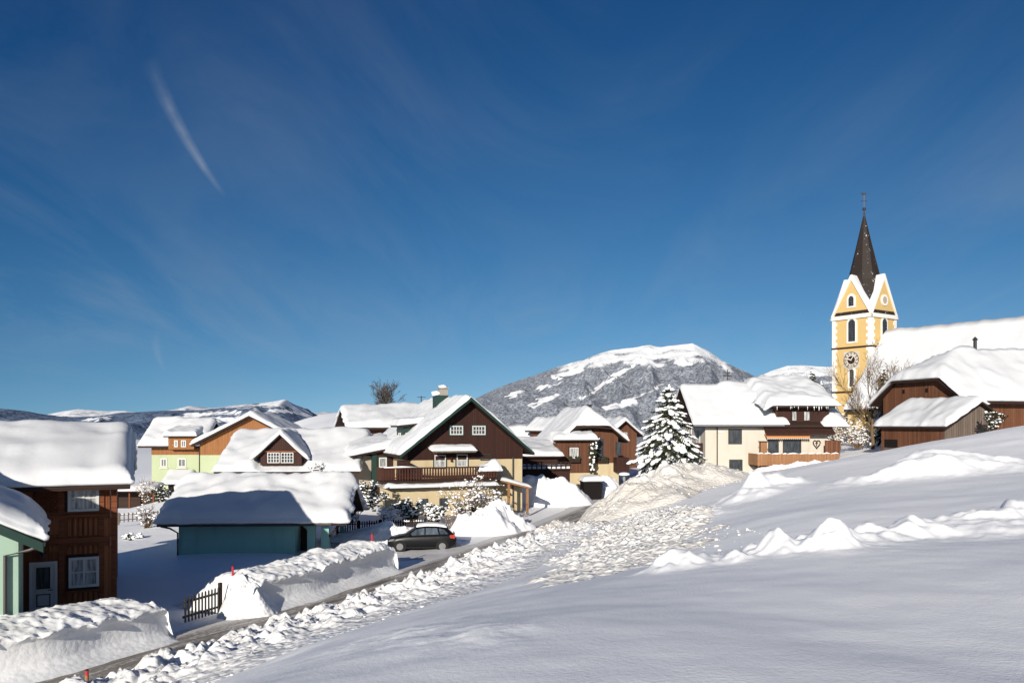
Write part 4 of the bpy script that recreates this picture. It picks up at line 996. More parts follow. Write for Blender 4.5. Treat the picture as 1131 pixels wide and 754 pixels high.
    H.window(0, float(f(xd0,0))+.55, .55, .9, frame='wpaint', pane='pane_c', nv=0, at=(xd0+.35,4.4,0), rot=-90)
    H.window(xd0+.9, float(f(xd0,0))+.55, .5, .9, frame='wpaint', pane='pane_c', nv=0, at=(0,3.2,0))
    fdm = lambda x, y: zd+.05+.12*(np.asarray(x, float)-xd1)+0*y
    roof_slab(fdm, [xd0-.1, xd1+.6], [2.8, 6.0], .14, 'wood_trim', H.root, 'dormer_roof'); snow_slab(fdm, xd0-.15, xd1+.6, 2.75, 6.0, .5, H.root, 16, .25, .4, name='dormer_snow')
    # lower wing on the left rear
    yw = 5.2
    a, b = px(389, 530, yw), px(446, 500, yw)
    zw = px(440, 497, yw)[1]; zw2 = px(398, 503, yw)[1]
    H.part('wing_wall', MB().box(a[0]+.3, px(412,510,yw)[0], yw+.6, yw+5, 0, zw2-.05), 'beige')
    H.part('wing_timber', MB().box(px(412,510,yw)[0], xa, yw, yw+5, 0, zw-.15), 'wood_dark')
    H.part('wing_corner', MB().box(px(412,510,yw)[0]-.1, px(416,510,yw)[0], yw-.06, yw+.3, 0, zw-.2), 'dgreen')
    H.pxwin(418.5, 505, 427, 516, yl=yw, nv=0, nh=0, pane='pane_c', fw=.1, sur='dgreen')
    x0, x1 = a[0]-.2, xa+.4
    fw2 = lambda x, y: zw2+.05+(np.asarray(x, float)-x0)*(zw-zw2+.35)/(x1-x0)+.10*(np.asarray(y, float)-yw)
    roof_slab(fw2, [x0, x1], [yw-.5, yw+6], .16, 'wood_trim', H.root, 'wing_roof')
    snow_slab(fw2, x0-.05, x1, yw-.55, yw+6, .65, H.root, 17, .3, .5, rough=.1, bulge=.14, name='wing_snow')
    # shaded right end: soffit posts and flower box of branches
    H.part('wall_ornament', MB().lathe([(.0,0),(.12,.05),(.05,.25),(.14,.4),(0,.5)], 6, Matrix.Translation((px(498.5,505)[0],-.1,px(498,510)[1]))), 'wood_dark')
chalet()

# --- brown house with the climbing plant
def plant_house():
    H = House('village_house', 'brown boarded house with clipped snow gable and a climbing plant on its front', 'house', 9.0, 92, -7.2, 12)
    px = H.px; h = H.h
    xL, xR = px(613, 490)[0], px(690, 490)[0]; xm = px(650, 455)[0]
    zr = px(650, 453.5)[1]; zl = px(611, 490)[1]; z2 = px(693, 487)[1]
    hw = (xR-xL)/2
    def f(x, y):
        x = np.asarray(x, float); y = np.asarray(y, float)
        z = np.where(x < xm, zr-(xm-x)*(zr-zl)/(xm-xL), zr-(x-xm)*(zr-z2)/(xR-xm))
        return np.minimum(z, zr-1.75+(y+1.2)*1.15)
    a, b = xL+.9, xR-.8; zc = zr-1.9
    xc0 = xm-(zr-zc)/((zr-zl)/(xm-xL)); xc1 = xm+(zr-zc)/((zr-z2)/(xR-xm))
    H.wall_gx([(a,0),(b,0),(b,float(f(b,5))-.2),(xc1,zc-.1),(xc0,zc-.1),(a,float(f(a,5))-.2)], 0, 9, 'wood_house2')
    ybr = [-1.2, -.6, 0, .35, .7, 9.6]
    roof_slab(f, sorted(set([xL, xc0, xm-.6, xm, xm+.6, xc1, xR])), ybr, .18, 'wood_trim', H.root)
    snow_slab(f, xL+.02, xR-.02, -1.15, 9.5, .62, H.root, 20, .25, .5, rough=.1, blur=.35, bulge=.12, wob=.2)
    zb = px(650, 523)[1]
    H.part('plinth', MB().box(a-.05, b+.05, -.08, 9.05, 0, zb+1.2), 'yellow')
    # bay on the left with its own snow roof
    p0, p1 = px(614.5, 520, -1.3), px(655, 487, -1.3)
    H.part('bay_wall', MB().box(p0[0], p1[0], -1.3, -.01, zb+.2, p1[1]), 'wood_house2')
    H.part('bay_base', MB().box(p0[0]-.04, p1[0]+.04, -1.34, -.1, 0, zb+.19), 'yellow')
    fb = lambda x, y: p1[1]+.15+.3*(np.asarray(y, float)+1.9)+0*x
    roof_slab(fb, [p0[0]-.4, p1[0]+.3], [-1.9, -.03], .14, 'wood_trim', H.root, 'bay_roof'); snow_slab(fb, p0[0]-.45, p1[0]+.3, -1.95, -.03, .6, H.root, 21, .25, .4, rough=.14, name='bay_snow')
    H.pxwin(629, 494, 638.8, 506, yl=-1.3, nv=0, nh=0, pane='pane_w', fw=.1, sur='wood_trim')
    H.pxwin(648, 472, 655, 479, nv=1, nh=0, pane='pane_d', fw=.1, frame='wood_trim')
    rr = random.Random(8)
    for (u0, u1, v, yl) in ((627, 640, 507.5, -1.45), (660, 671, 508, -.2)):
        q0, q1 = px(u0, v, yl), px(u1, v, yl); bx = H.part('flower_box', MB().box(q0[0], q1[0], yl-.3, yl, q0[1]-.3, q0[1]), 'wood_trim')
        mb = MB()
        for k in range(14): mb.blob((q0[0]+(q1[0]-q0[0])*rr.random(), yl-.15, q0[1]+rr.uniform(-.05,.3)), .16, rr)
        obj('box_plants', mb, 'leaf', bx)
    q0, q1 = px(659.5, 506, -.02), px(666.5, 484, -.02); H.part('window', MB().box(q0[0], q1[0], -.05, .0, q0[1], q1[1]), 'pane_d')
    q0, q1 = px(680, 503, -.02), px(686, 488, -.02); H.part('window', MB().box(q0[0], q1[0], -.05, .0, q0[1], q1[1]), 'pane_d')
    q0, q1 = px(681, 521, -1.2), px(690, 505, -1.2); H.part('balcony', MB().box(q0[0], q1[0]+.5, -1.2, -.1, q0[1], q1[1]), 'wood_dark')
    # climbing plant
    mb = MB(); c0, c1 = px(653.5, 520, -1.5), px(656.5, 482, -1.5)
    for k in range(150):
        t = rr.random(); mb.blob((c0[0]+(c1[0]-c0[0])*t+rr.gauss(0,.22), -1.45+rr.uniform(-.15,.2), c0[1]+(c1[1]-c0[1])*t+rr.uniform(-.3,.3)), rr.uniform(.07,.19), rr)
    H.part('climbing_plant', mb, 'leaf')
    mb = MB()
    for k in range(34):
        t = rr.random(); mb.blob((c0[0]+(c1[0]-c0[0])*t+rr.gauss(0,.25), -1.65, c0[1]+(c1[1]-c0[1])*t), rr.uniform(.08,.15), rr)
    tag(H.part('plant_snow', mb, 'snow', True), kind='stuff')
    c = px(649, 449, 3); H.part('chimney', MB().box(c[0]-.4, c[0]+.4, 2.7, 3.4, c[1]-2, c[1]+.15).box(c[0]-.5, c[0]+.5, 2.6, 3.5, c[1]+.15, c[1]+.25), 'metal_d')
    return H
plant_house()

# --- small houses farther back
def small_house(label, u, v_ridge, v_eave, wpx, Y, rot, wall, D=8, base=-7.0, win=None, seed=0, front_only=True):
    x = (u-U0)/F*Y; H = House('village_house', label, 'house', x, Y, base, rot)
    w = wpx/F*Y/2; zr = H.px(u, v_ridge)[1]-.45; ze = H.px(u, v_eave)[1]
    f = gable_y(w, zr, ze)
    a = w-.6; H.wall_gx([(-a,0),(a,0),(a,float(f(a,0))-.15),(0,zr-.2),(-a,float(f(a,0))-.15)], 0, D, wall)
    roof_slab(f, [-w,0,w], [-.8,D+.6], .18, 'wood_trim', H.root); snow_slab(f, -w+.02, w-.02, -.75, D+.5, .6, H.root, 40+seed, .35, .5, rough=.1)
    if win: H.window(win[0], zr-win[1], .8, .9, pane='pane_d', nv=1)
    return H
small_house('small brown gable with snow roof behind, left of the climbing plant house', 622, 459.5, 476, 30, 118, 25, 'wood_house2', seed=1, win=(0,2.0))
small_house('brown gabled house behind, between the climbing plant house and the spruce', 689, 461, 481, 40, 116, 14, 'wood_house2', seed=2, win=(0,2.2), D=10)
small_house('distant snow roofed house peeking over the low flat roof beside the chalet', 588, 470, 486, 26, 128, 50, 'wood_house2', D=12, seed=3)
def flat_house():
    H = House('outbuilding', 'low outbuilding with broad flat snow roof right behind the chalet', 'outbuilding', 3.4, 88, -7.2, 8)
    px = H.px; a, b = px(570, 520), px(616, 503); z = px(590, 503.5)[1]
    H.part('wall', MB().box(a[0], b[0], 0, 7, 0, z-.15), 'wood_dark')
    f = lambda x, y: z+.19*(np.asarray(y, float)+.5)+0*x
    roof_slab(f, [a[0]-.4, b[0]+.4], [-.6, 7.4], .14, 'wood_trim', H.root); snow_slab(f, a[0]-.4, b[0]+.4, -.6, 7.4, .6, H.root, 50, .3, .5)
flat_house()
def pergola():
    H = House('shed', 'long dark low shed with thin snow on its roof beside the chalet carport', 'shed', 3.6, 80, -7.2, 10)
    px = H.px; a, b = px(566, 530), px(630, 512); z = b[1]-.1
    H.part('wall', MB().box(a[0], b[0], .2, 2.5, 0, z-.5), 'wood_dark')
    mb = MB(); mb.box(a[0]-.1, b[0]+.1, -.1, 2.6, z-.5, z-.38)
    H.part('roof', mb, 'wood_trim')
    mb = MB()
    for k in range(13): x = a[0]+(b[0]-a[0])*k/12; mb.box(x-.05, x+.05, -.05, .03, z-.38, z+.25)
    mb.box(a[0], b[0], -.06, .04, z+.25, z+.33); mb.box(a[0], b[0], -.03, .01, z-.1, z); H.part('rail', mb, 'wood_trim')
    snow_slab(lambda x, y: z-.38+0*x+0*y, a[0], b[0], .1, 2.5, .3, H.root, 51, .3, .3, rough=.14)
    p = px(600, 528, .2); H.part('plinth', MB().box(px(585,528,.1)[0], b[0], .12, .19, 0, 1.0), 'yellow')
pergola()

# --- cream house with the larch terrace
def white_house():
    H = House('country_house', 'cream two storey house with larch terrace fence and broad snow roof', 'house', 23.3, 75, -5.2, 1.5)
    px = H.px; h = H.h
    xl, xr = px(779, 500)[0], px(914, 500)[0]; D = 9
    zE = px(815, 468)[1]; zr = h(3.75)
    f = gable_x(-.8, D+.8, zr, zE-.1)
    H.wall_gy([(0,0),(D,0),(D,zE+.4),(D/2,zr-.4),(0,zE+.4)], xl, xr, 'cream')
    xd = px(846, 470)[0]
    roof_slab(f, [xl-1.3, xr+1.0], [-.8,D/2,D+.8], .2, 'wood_trim', H.root)
    snow_slab(f, xl-1.28, px(868,450)[0], -.78, D+.7, .4, H.root, 60, .3, .45, rough=.025, blur=.3, bulge=.06, wob=.05)
    # big shed dormer on the right half, dark timber
    yd = -.35
    a, b = px(858, 479, yd), px(913.5, 449, yd)
    zt = px(880, 449.5, yd)[1]
    H.part('timber_storey', MB().box(a[0], xr+.02, yd, 5.5, px(880,468,yd)[1], zt), 'wood_dark')
    # pent roof band below
    p0, p1 = px(845, 478.5, yd-.3), px(914, 467.5, yd)
    H.part('pent_roof', MB().prism([(yd-.75,p0[1]),(yd+.3,p1[1]+.05),(yd+.3,p1[1]-.2),(yd-.75,p0[1]-.12)], p0[0], xr+.25, 'x'), 'wood_dark')
    fd = lambda x, y: zt+.12+.30*(np.asarray(y, float)-(yd-1.0))*np.clip(1.4-np.asarray(y, float)/9, .3, 1.2)+0*x
    xs0 = px(843, 450, yd)[0]; xs1 = px(920, 450, yd)[0]
    fd = lambda x, y: np.minimum(zt+.1+.36*(np.asarray(y, float)-(yd-1.0)), zr+.35)+0*x
    roof_slab(fd, [xs0+.4, xs1-.1], [yd-1.0, 4.4, 6.0], .16, 'wood_trim', H.root, 'dormer_roof')
    # snow on the dormer, its left side running out onto the main roof
    xk = px(800, 440, 2)[0]
    fs = lambda x, y: np.where(np.asarray(x, float) < xs0+.5, np.maximum(f(x, y)+.1, fd(x, y)-(xs0+.5-np.asarray(x, float))*.75), fd(x, y))
    fs2 = lambda x, y: fs(x, y)
    snow_slab(fs2, xs0-.1, xs1, yd-1.05, 6.2, .75, H.root, 61, .22, .9, rough=.06, blur=.3, bulge=.2, wob=.22, name='dormer_snow')
    snow_slab(fs2, xk, xs0+.3, 1.6, 6.2, .55, H.root, 62, .25, .9, rough=.06, blur=.6, bulge=.05, wob=.4, name='dormer_snow')
    # side cheek of the dormer and hanging rafters
    c0 = px(846, 446, .5); H.part('dormer_cheek', MB().prism([(yd,px(880,468,yd)[1]),(4,zr-.4),(4,zr),(yd,zt)], a[0]-.04, a[0]-.005, 'x'), 'wood_house2')
    for k in range(7): x = a[0]+.2+k*(b[0]-a[0]-.3)/6; H.part('rafter_tail', MB().box(x-.06, x+.06, yd-.85, yd, zt-.06, zt+.1), 'wood_trim')
    rr = random.Random(3); mb = MB()
    for k in range(16):
        x = a[0]+rr.uniform(-.4, b[0]-a[0]+.4); L = rr.uniform(.12,.42); mb.tube([(x,yd-1.0,zt+.05),(x,yd-1.0,zt+.05-L)], [.03,.004], 5)
    H.part('icicles', mb, 'snow')
    # snow hanging over the right end
    mb_f = lambda x, y: f(x, y)-.15
    snow_slab(mb_f, px(908,460,0)[0], xr+1.35, -.85, D*.62, .75, H.root, 63, .22, .8, rough=.1, bulge=.2)
    for q in ((873.8,453.5,880.4,465),(887,453.5,894.8,465)): H.pxwin(*q, yl=yd, nv=0, nh=0, pane='pane_w', fw=.08, frame='wood_trim')
    # cream front: two windows
    for q in ((804.3,473.8,819.3,490.3),(805.3,507.2,820,523.8)): H.pxwin(*q, nv=1, nh=1, pane='pane_d', fw=.09, frame='metal_d', bar=.03, depth=.05)
    q = px(804, 524.6), px(822, 524.6); H.part('sill', MB().box(q[0][0], q[1][0], -.18, .01, q[0][1]-.12, q[0][1]-.03), 'stone')
    downpipe(H, px(791.8,500)[0], -.1, .1, px(792,472)[1], r=.055, bend=[(px(792.5,500)[0],-.6,zE-.15)])
    H.part('gutter', MB().tube([(xl-1.3,-.88,zE-.15),(px(866,468,-.8)[0],-.88,zE-.15)], .07, 8), 'metal_g')
    q = px(793, 477), px(798.5, 475.2); H.part('wall_plate', MB().box(q[0][0], q[1][0], -.05, .01, q[0][1]-.08, q[1][1]), 'wpaint')
    # awning of the terrace
    q0, q1 = px(846, 483.5, -.5), px(893.5, 479.3, -.5)
    H.part('awning', MB().prism([(-.75,q0[1]),(-.02,q1[1]-.1),(-.02,q1[1]+.02),(-.75,q1[1])], q0[0], q1[0], 'x'), 'orange')
    mb = MB(); n = 22
    for k in range(n):
        x = q0[0]+(q1[0]-q0[0])*(k+.5)/n; mb.prism([(x-.07,q0[1]),(x+.07,q0[1]),(x+.07,q0[1]-.05),(x,q0[1]-.14),(x-.07,q0[1]-.05)], -.77, -.755)
    H.part('awning_fringe', mb, 'cream')
    for q in ((848.2,484.8,860,501),(864.5,484.8,884.8,501)): H.pxwin(*q, nv=0, nh=0, pane='pane_d', fw=.07, frame='metal_d', name='glass_door', depth=.05)
    # heart ornament on the wall
    c = px(901.8, 489.5); k = .35; mb = MB(); pts = []
    for t in np.linspace(0, 2*np.pi, 28): pts.append((c[0]+k*.058*16*math.sin(t)**3, -.05, c[1]+k*.075*(13*math.cos(t)-5*math.cos(2*t)-2*math.cos(3*t)-math.cos(4*t))-.05))
    mb.tube(pts, .055, 6); mb.box(c[0]-.03, c[0]+.03, -.08, .0, c[1]-.25, c[1]+.2); mb.box(c[0]-.13, c[0]+.13, -.075, .0, c[1]-.02, c[1]+.05)
    H.part('heart_ornament', mb, 'wood_trim')
    # terrace with larch fence
    yt = -2.6
    t0, t1 = px(836.5, 514, yt), px(927, 501, yt)
    H.part('terrace_floor', MB().box(t0[0]+.1, t1[0]-.1, yt+.1, -.02, t0[1]-.15, t0[1]+.02), 'wood_trim')
    H.part('terrace_posts', MB().box(t0[0]+.3, t0[0]+.5, yt+.2, yt+.4, 0, t0[1]-.15).box(t1[0]-.5, t1[0]-.3, yt+.2, yt+.4, 0, t0[1]-.15).box((t0[0]+t1[0])/2-.1,(t0[0]+t1[0])/2+.1,yt+.2,yt+.4,0,t0[1]-.15), 'wood_trim')
    mb = MB(); mb.box(t0[0], t1[0], yt-.02, yt+.03, t0[1], t1[1]); mb.box(t0[0], t0[0]+.05, yt+.03, -.02, t0[1], t1[1]); mb.box(t1[0]-.05, t1[0], yt+.03, -.02, t0[1], t1[1])
    for k in range(8): x = t0[0]+.1+(t1[0]-t0[0]-.2)*k/7; mb.box(x-.06, x+.06, yt-.05, yt-.021, t0[1]-.05, t1[1]+.02)
    fn = H.part('terrace_fence', mb, 'wood_light')
    mb = MB(); x = t0[0]
    while x < t1[0]-.3:
        L = rr.uniform(.3, 1.1); mb.tube([(x,yt,t1[1]+.01),(x+L*.5,yt,t1[1]+rr.uniform(.03,.09)),(min(x+L,t1[0]),yt,t1[1]+.01)], [.02,.07,.02], 6); x += L
    obj('fence_snow', mb, 'snow', fn, True)
    q0, q1 = px(839.5, 500, -2), px(846, 488, -2); cb = H.part('cabinet', MB().box(q0[0], q1[0], -2.3, -1.7, q0[1]-.3, q1[1]), 'wood_light')
    obj('cabinet_roof', MB().box(q0[0]-.06, q1[0]+.06, -2.36, -1.64, q1[1], q1[1]+.08), 'wood_dark', cb)
    q0, q1 = px(911, 500, -1.6), px(927.5, 486, -1.6); sc = H.part('privacy_screen', MB().box(q0[0], q1[0], -1.65, -1.58, q0[1]-.2, q1[1]), 'wood_barn')
    # shaded gable side with balcony
    mb = MB(); zb1 = px(779, 482)[1]
    H.part('side_timber', MB().prism([(.02,zE-.2),(D-.02,zE-.2),(D-.02,zE+.3),(D/2,zr-.5),(.02,zE+.3)], xl-.06, xl-.005, 'x'), 'wood_dark')
    bl = MB().box(xl-1.3, xl-.005, .8, D-.8, h(-2.7), h(-2.55)).box(xl-1.3, xl-1.22, .8, D-.8, h(-2.55), h(-1.6)); bl.box(xl-1.22, xl-.01, .8, .87, h(-2.55), h(-1.6))
    H.part('side_balcony', bl, 'wood_dark')
    for y in (2.4, 5.6):
        H.window(0, h(-1.0), .9, 1.3, at=(xl,y,0), rot=-90, pane='pane_d', nv=1); H.window(0, h(-3.9), .9, 1.1, at=(xl,y,0), rot=-90, pane='pane_d', nv=1)
    # roof aerial with a cross shape and ridge vent
    c = px(803.5, 421, D/2); H.part('aerial', MB().tube([(c[0],D/2,c[1]-.4),(c[0],D/2,c[1]+1.15)], .05, 5).tube([(c[0]-.42,D/2,c[1]+.55),(c[0]+.42,D/2,c[1]+.55)], .05, 5).tube([(c[0]-.25,D/2,c[1]+.85),(c[0]+.25,D/2,c[1]+.85)], .04, 5), 'metal_d')
    c = px(842, 420.5, D/2+.5); H.part('ridge_vent', MB().box(c[0]-.7, c[0]+.7, D/2+.2, D/2+1, c[1]-.6, c[1]+.1), 'metal_d')
white_house()

# --- church
def arch(mb, x, z0, w, h, y0, y1, n=12):
    """pointed-round headed opening as a solid in the plane of a wall facing -y"""
    r = w/2; pts = [(x-r,z0),(x+r,z0)]
    for k in range(n+1): t = math.pi*k/n; pts.append((x+r*math.cos(t), z0+h-r+r*1.15*math.sin(t)))
    mb.prism(pts, y0, y1); return mb
def church():
    H = House('church', 'yellow church with tall dark spire, white corner stones and big snow nave roof', 'church', 48.4, 112.0, -2.4, -56)
    h = H.h; a = 2.92
    zC = h(15.0); zG = h(20.1); zT = h(29.3)
    tw = H.part('tower', MB().box(-a, a, -a, a, 0, zC), 'church_yellow')
    # gables
    for k in range(4):
        m = Matrix.Rotation(math.pi/2*k, 4, 'Z')
        obj('gable', MB(m).prism([(-a,zC),(a,zC),(0,zG)], -a, -a+.35), 'church_yellow', tw)
        # verge band
        mb = MB(m)
        for s in (-1, 1): mb.prism([(0,zG+.22),(s*(a+.16),zC-.1),(s*(a-.16),zC-.05),(0,zG-.36)], -a-.14, -a-.004)
        obj('gable_trim', mb, 'white', tw)
        mb = MB(m); mb.box(-a-.22, a+.22, -a-.22, -a-.003, zC-.55, zC-.2); mb.box(-a-.12, a+.12, -a-.12, -a-.003, zC-.2, zC)
        obj('cornice', mb, 'white', tw)
        for z in (h(10.6), h(4.6)):
            mb = MB(m).box(-a-.1, a+.1, -a-.1, -a-.003, z-.12, z+.1); obj('string_course', mb, 'metal_d' if k == 9 else 'wood_trim', tw)
        # corner stones, alternating
        cs = [MB(m), MB(m)]; z = .3; j = 0
        while z < zC-.7:
            L = .75 if j % 2 else .5; cs[0].box(-a-.02, -a+L, -a-.05, -a-.002, z, z+.46); cs[1].box(a-L, a+.02, -a-.05, -a-.002, z, z+.46); z += .45; j += 1
        for mb in cs: obj('corner_stones', mb, 'white', tw)
    def opening(k, x, z0, w, hh, sur=.28, round_=False):
        m = Matrix.Rotation(math.pi/2*k, 4, 'Z')
        if round_:
            mb = MB(m @ Matrix.Translation((x,-a-.02,z0+w/2)) @ Matrix.Rotation(math.pi/2, 4, 'X')); mb.lathe([(0,-.02),(w/2+sur,-.02),(w/2+sur,.10),(0,.10)], 20)
            o = H.part('window', mb, 'white'); mb = MB(m @ Matrix.Translation((x,-a-.02,z0+w/2)) @ Matrix.Rotation(math.pi/2, 4, 'X')); mb.lathe([(0,.02),(w/2,.02),(w/2,.13),(0,.13)], 20); obj('louvre', mb, 'beige', o)
        else:
            mb = MB(m); arch(mb, x, z0-sur*.8, w+2*sur, hh+sur*1.8, -a-.09, -a+.02); o = H.part('window', mb, 'white')
            mb = MB(m); arch(mb, x, z0, w, hh, -a-.12, -a); obj('pane', mb, 'pane_d', o)
            mb = MB(m)
            for q in range(int(hh/.35)): mb.box(x-w/2, x+w/2, -a-.15, -a-.11, z0+.1+q*.35, z0+.16+q*.35)
            obj('louvre', mb, 'wood_trim', o)
    opening(0, 0, h(16.2), .75, 1.3); opening(1, 0, h(16.4), .95, 1, .3, True)
    opening(0, .1, h(11.4), 1.0, 2.9); opening(1, 0, h(11.9), 1.0, 2.4)
    opening(0, .1, h(5.3), .6, 2.3, .3); opening(0, .1, h(2.1), .7, 1.0, .2)
    # clock
    for k in (0, 3):
        m = Matrix.Rotation(math.pi/2*k, 4, 'Z') @ Matrix.Translation((0,-a,h(8.9)))
        ck = H.part('clock', MB(m).box(-1.15, 1.15, -.06, .0, -1.15, 1.15), 'cream')
        mb = MB(m)
        for q in range(12):
            t = q*math.pi/6; mm = Matrix.Rotation(t, 4, 'Y'); obj('hour_mark', MB(m).box(-.05, .05, -.10, -.062, .72, 1.02, mm), 'metal_d', ck)
        mr = MB(m @ Matrix.Rotation(math.pi/2, 4, 'X')); mr.lathe([(1.06,.06),(1.12,.06),(1.12,.1),(1.06,.1),(1.06,.06)], 28); mr.lathe([(0,.061),(.55,.061),(.55,.08),(0,.08)], 24); obj('dial', mr, 'wood_trim', ck)
        mb = MB(m); mb.box(-.045, .045, -.14, -.11, -.1, .85, Matrix.Rotation(R(35), 4, 'Y')); mb.box(-.06, .06, -.14, -.11, -.1, .55, Matrix.Rotation(R(-70), 4, 'Y')); obj('hands', mb, 'white', ck)
    # spire: four sides up to an apex, slightly broken corners
    ap = (0,0,zT); mb = MB(); e = a+.12; c = .5
    prof = [(e, zC-.05, c), (e*.64, zC+(zT-zC)*.34, e*.64*.52), (e*.34, zC+(zT-zC)*.65, e*.34*.58), (.02, zT, .012)]
    vs = []; fs = []
    for (r, z, cc) in prof:
        vs += [(-r+cc,-r,z),(r-cc,-r,z),(r,-r+cc,z),(r,r-cc,z),(r-cc,r,z),(-r+cc,r,z),(-r,r-cc,z),(-r,-r+cc,z)]
    for i in range(len(prof)-1):
        for k in range(8): fs.append((i*8+k, i*8+(k+1)%8, (i+1)*8+(k+1)%8, (i+1)*8+k))
    H.part('spire', MB().add(vs, fs), 'tiles')
    # roofs behind the gables, snow covered
    rad = lambda z: np.interp(z, [p[1] for p in prof], [p[0] for p in prof])
    for k in range(4):
        m = Matrix.Rotation(math.pi/2*k, 4, 'Z')
        rz = float(rad(zG)); mb = MB(m); t = .22
        for s in (-1, 1):
            A = Vector((0,-a-.1,zG+.28)); B = Vector((0,-rz+.35,zG+.2)); C_ = Vector((s*(a-.02),-a+.35,zC+.55)); D_ = Vector((s*(a+.1),-a-.1,zC-.0))
            n = Vector((s*.8,0,.55))*t*.6
            vs = [A, D_, C_, B, A+n, D_+n*.5, C_+n, B+n]
            mb.add(vs, [(0,1,2,3),(4,7,6,5),(0,4,5,1),(1,5,6,2),(2,6,7,3),(3,7,4,0)])
        tag(obj('gable_snow', mb, 'snow_roof', tw))
    # finial with ball, cross and cock
    fb = MB().lathe([(.16,zT-.6),(.1,zT),(.06,zT+.25),(.0,zT+.25)], 8).lathe([(0,zT+.2),(.2,zT+.3),(.26,zT+.45),(.2,zT+.6),(0,zT+.7)], 10)
    fb.tube([(0,0,zT+.6),(0,0,zT+2.4)], .055, 6); d = Matrix.Rotation(R(56), 4, 'Z')
    fb.box(-.42, .42, -.05, .05, zT+1.5, zT+1.6, d)
    fb.prism([(-.4,zT+2.45),(-.1,zT+2.35),(.2,zT+2.4),(.35,zT+2.75),(.15,zT+2.65),(-.1,zT+2.6),(-.25,zT+2.8)], -.04, .04, 'y', d)
    H.part('finial', fb, 'metal_d')
    # nave: ridge along local x to the right of the tower
    x0, x1 = a+.01, a+32; zr = h(12.3); hw = 9.0; zE = h(2.0)
    f = gable_x(-hw, hw, zr, zE)
    H.part('nave_wall', MB().prism([(-hw+.8,0),(hw-.8,0),(hw-.8,zE+.7),(0,zr-.4),(-hw+.8,zE+.7)], x0, x1-.5, 'x'), 'church_yellow')
    roof_slab(f, [x0, x1], [-hw,0,hw], .25, 'tiles', H.root, 'nave_roof')
    snow_slab(f, x0+.02, x1, -hw+.05, hw-.05, .55, H.root, 70, .6, .6, rough=.04, blur=.5, bulge=.05, name='nave_snow')
    # low stair turret / sacristy at the foot
    H.part('base_plinth', MB().box(-a-.3, a+.3, -a-.3, a, 0, 1.4), 'white')
church()

# --- barn with the lean-to
def barn():
    H = House('barn', 'weathered brown timber barn with huge snow roofs at the right edge', 'barn', 39.8, 72, -3.0, 15)
    h = H.h; W = 10.0; L = 26
    zr, zE = h(6.75), h(2.9); o = 1.0; sl = (zr-zE)/(W/2)
    def f(x, y):
        x = np.asarray(x, float); y = np.asarray(y, float)
        z = zr-np.abs(y-W/2)*sl
        return np.minimum(z, h(4.3)+(x+.7)*.52)
    zc = h(4.6); yc = (zr-zc)/sl
    H.part('end_wall', MB().prism([(0,0),(W,0),(W,zE-.1),(W/2+yc,zc-.15),(W/2-yc,zc-.15),(0,zE-.1)], 0, .3, 'x'), 'wood_barn')
    H.part('wall', MB().box(.3, L, 0, .25, 0, zE-.1).box(.3, L, W-.25, W, 0, zE-.1), 'wood_barn')
    xs = [-.7, 0, 1, 2, 3, 4, 5, L+.5]; ys = [-o, 0, W/2-yc, W/2-.9, W/2, W/2+.9, W/2+yc, W, W+o]
    roof_slab(f, xs, ys, .2, 'wood_trim', H.root)
    snow_slab(f, -.68, L+.4, -o+.02, W+o-.02, .8, H.root, 80, .35, .9, rough=.05, blur=1.0, bulge=.15, wob=.15)
    for y in (4.2, 7.2): H.part('hatch', MB().box(-.02, .0, y-.16, y+.16, h(3.1), h(3.5)), 'dark')
    # annex: ridge along local y
    xa, xm, xb = -4.7, -1.05, .75; y0, y1 = -2.9, 5.4
    ze, zp, zb = h(-.1), h(2.05), h(1.0)
    fa = lambda x, y: np.where(np.asarray(x, float) < xm, zp-(xm-x)*(zp-ze)/(xm-xa), zp-(np.asarray(x, float)-xm)*(zp-zb)/(xb-xm))+0*y
    H.part('annex_end_wall', MB().prism([(xa+.5,0),(xb-.1,0),(xb-.1,float(fa(xb-.1,0))-.15),(xm,zp-.2),(xa+.5,float(fa(xa+.5,0))-.15)], y0+.3, y0+.5), 'wood_grey')
    H.part('annex_front_wall', MB().box(xa+.45, xa+.6, y0+.5, y1-.3, 0, float(fa(xa+.5,0))-.15), 'wood_barn')
    roof_slab(fa, [xa,xm,xb], [y0-.3, y1+.2], .15, 'wood_trim', H.root, 'annex_roof')
    snow_slab(fa, xa+.02, xm+.5, y0-.25, y1+.15, .55, H.root, 81, .25, .55, rough=.05, blur=.4, bulge=.14, wob=.2, name='annex_snow')
    # door opening in the annex front
    dr = H.part('door_opening', MB().box(xa+.43, xa+.449, 3.0, 4.7, .0, 1.75), 'dark')
    obj('half_door', MB().box(xa+.40, xa+.428, 3.0, 4.75, .0, 1.0), 'wood_grey', dr)
    H.part('corner_post', MB().box(xa+.40, xa+.62, y0+.28, y0+.5, 0, float(fa(xa+.5,0))-.2), 'wood_grey')
    # boarding of the long side seen at the right edge
    c = H.px(1077, 382, W/2); H.part('ridge_vent', MB().tube([(c[0],W/2,zr+.3),(c[0],W/2,zr+1.5)], .16, 8).lathe([(.28,0),(.05,.3),(0,.3)], 8, Matrix.Translation((c[0],W/2,zr+1.5))), 'metal_d')
barn()
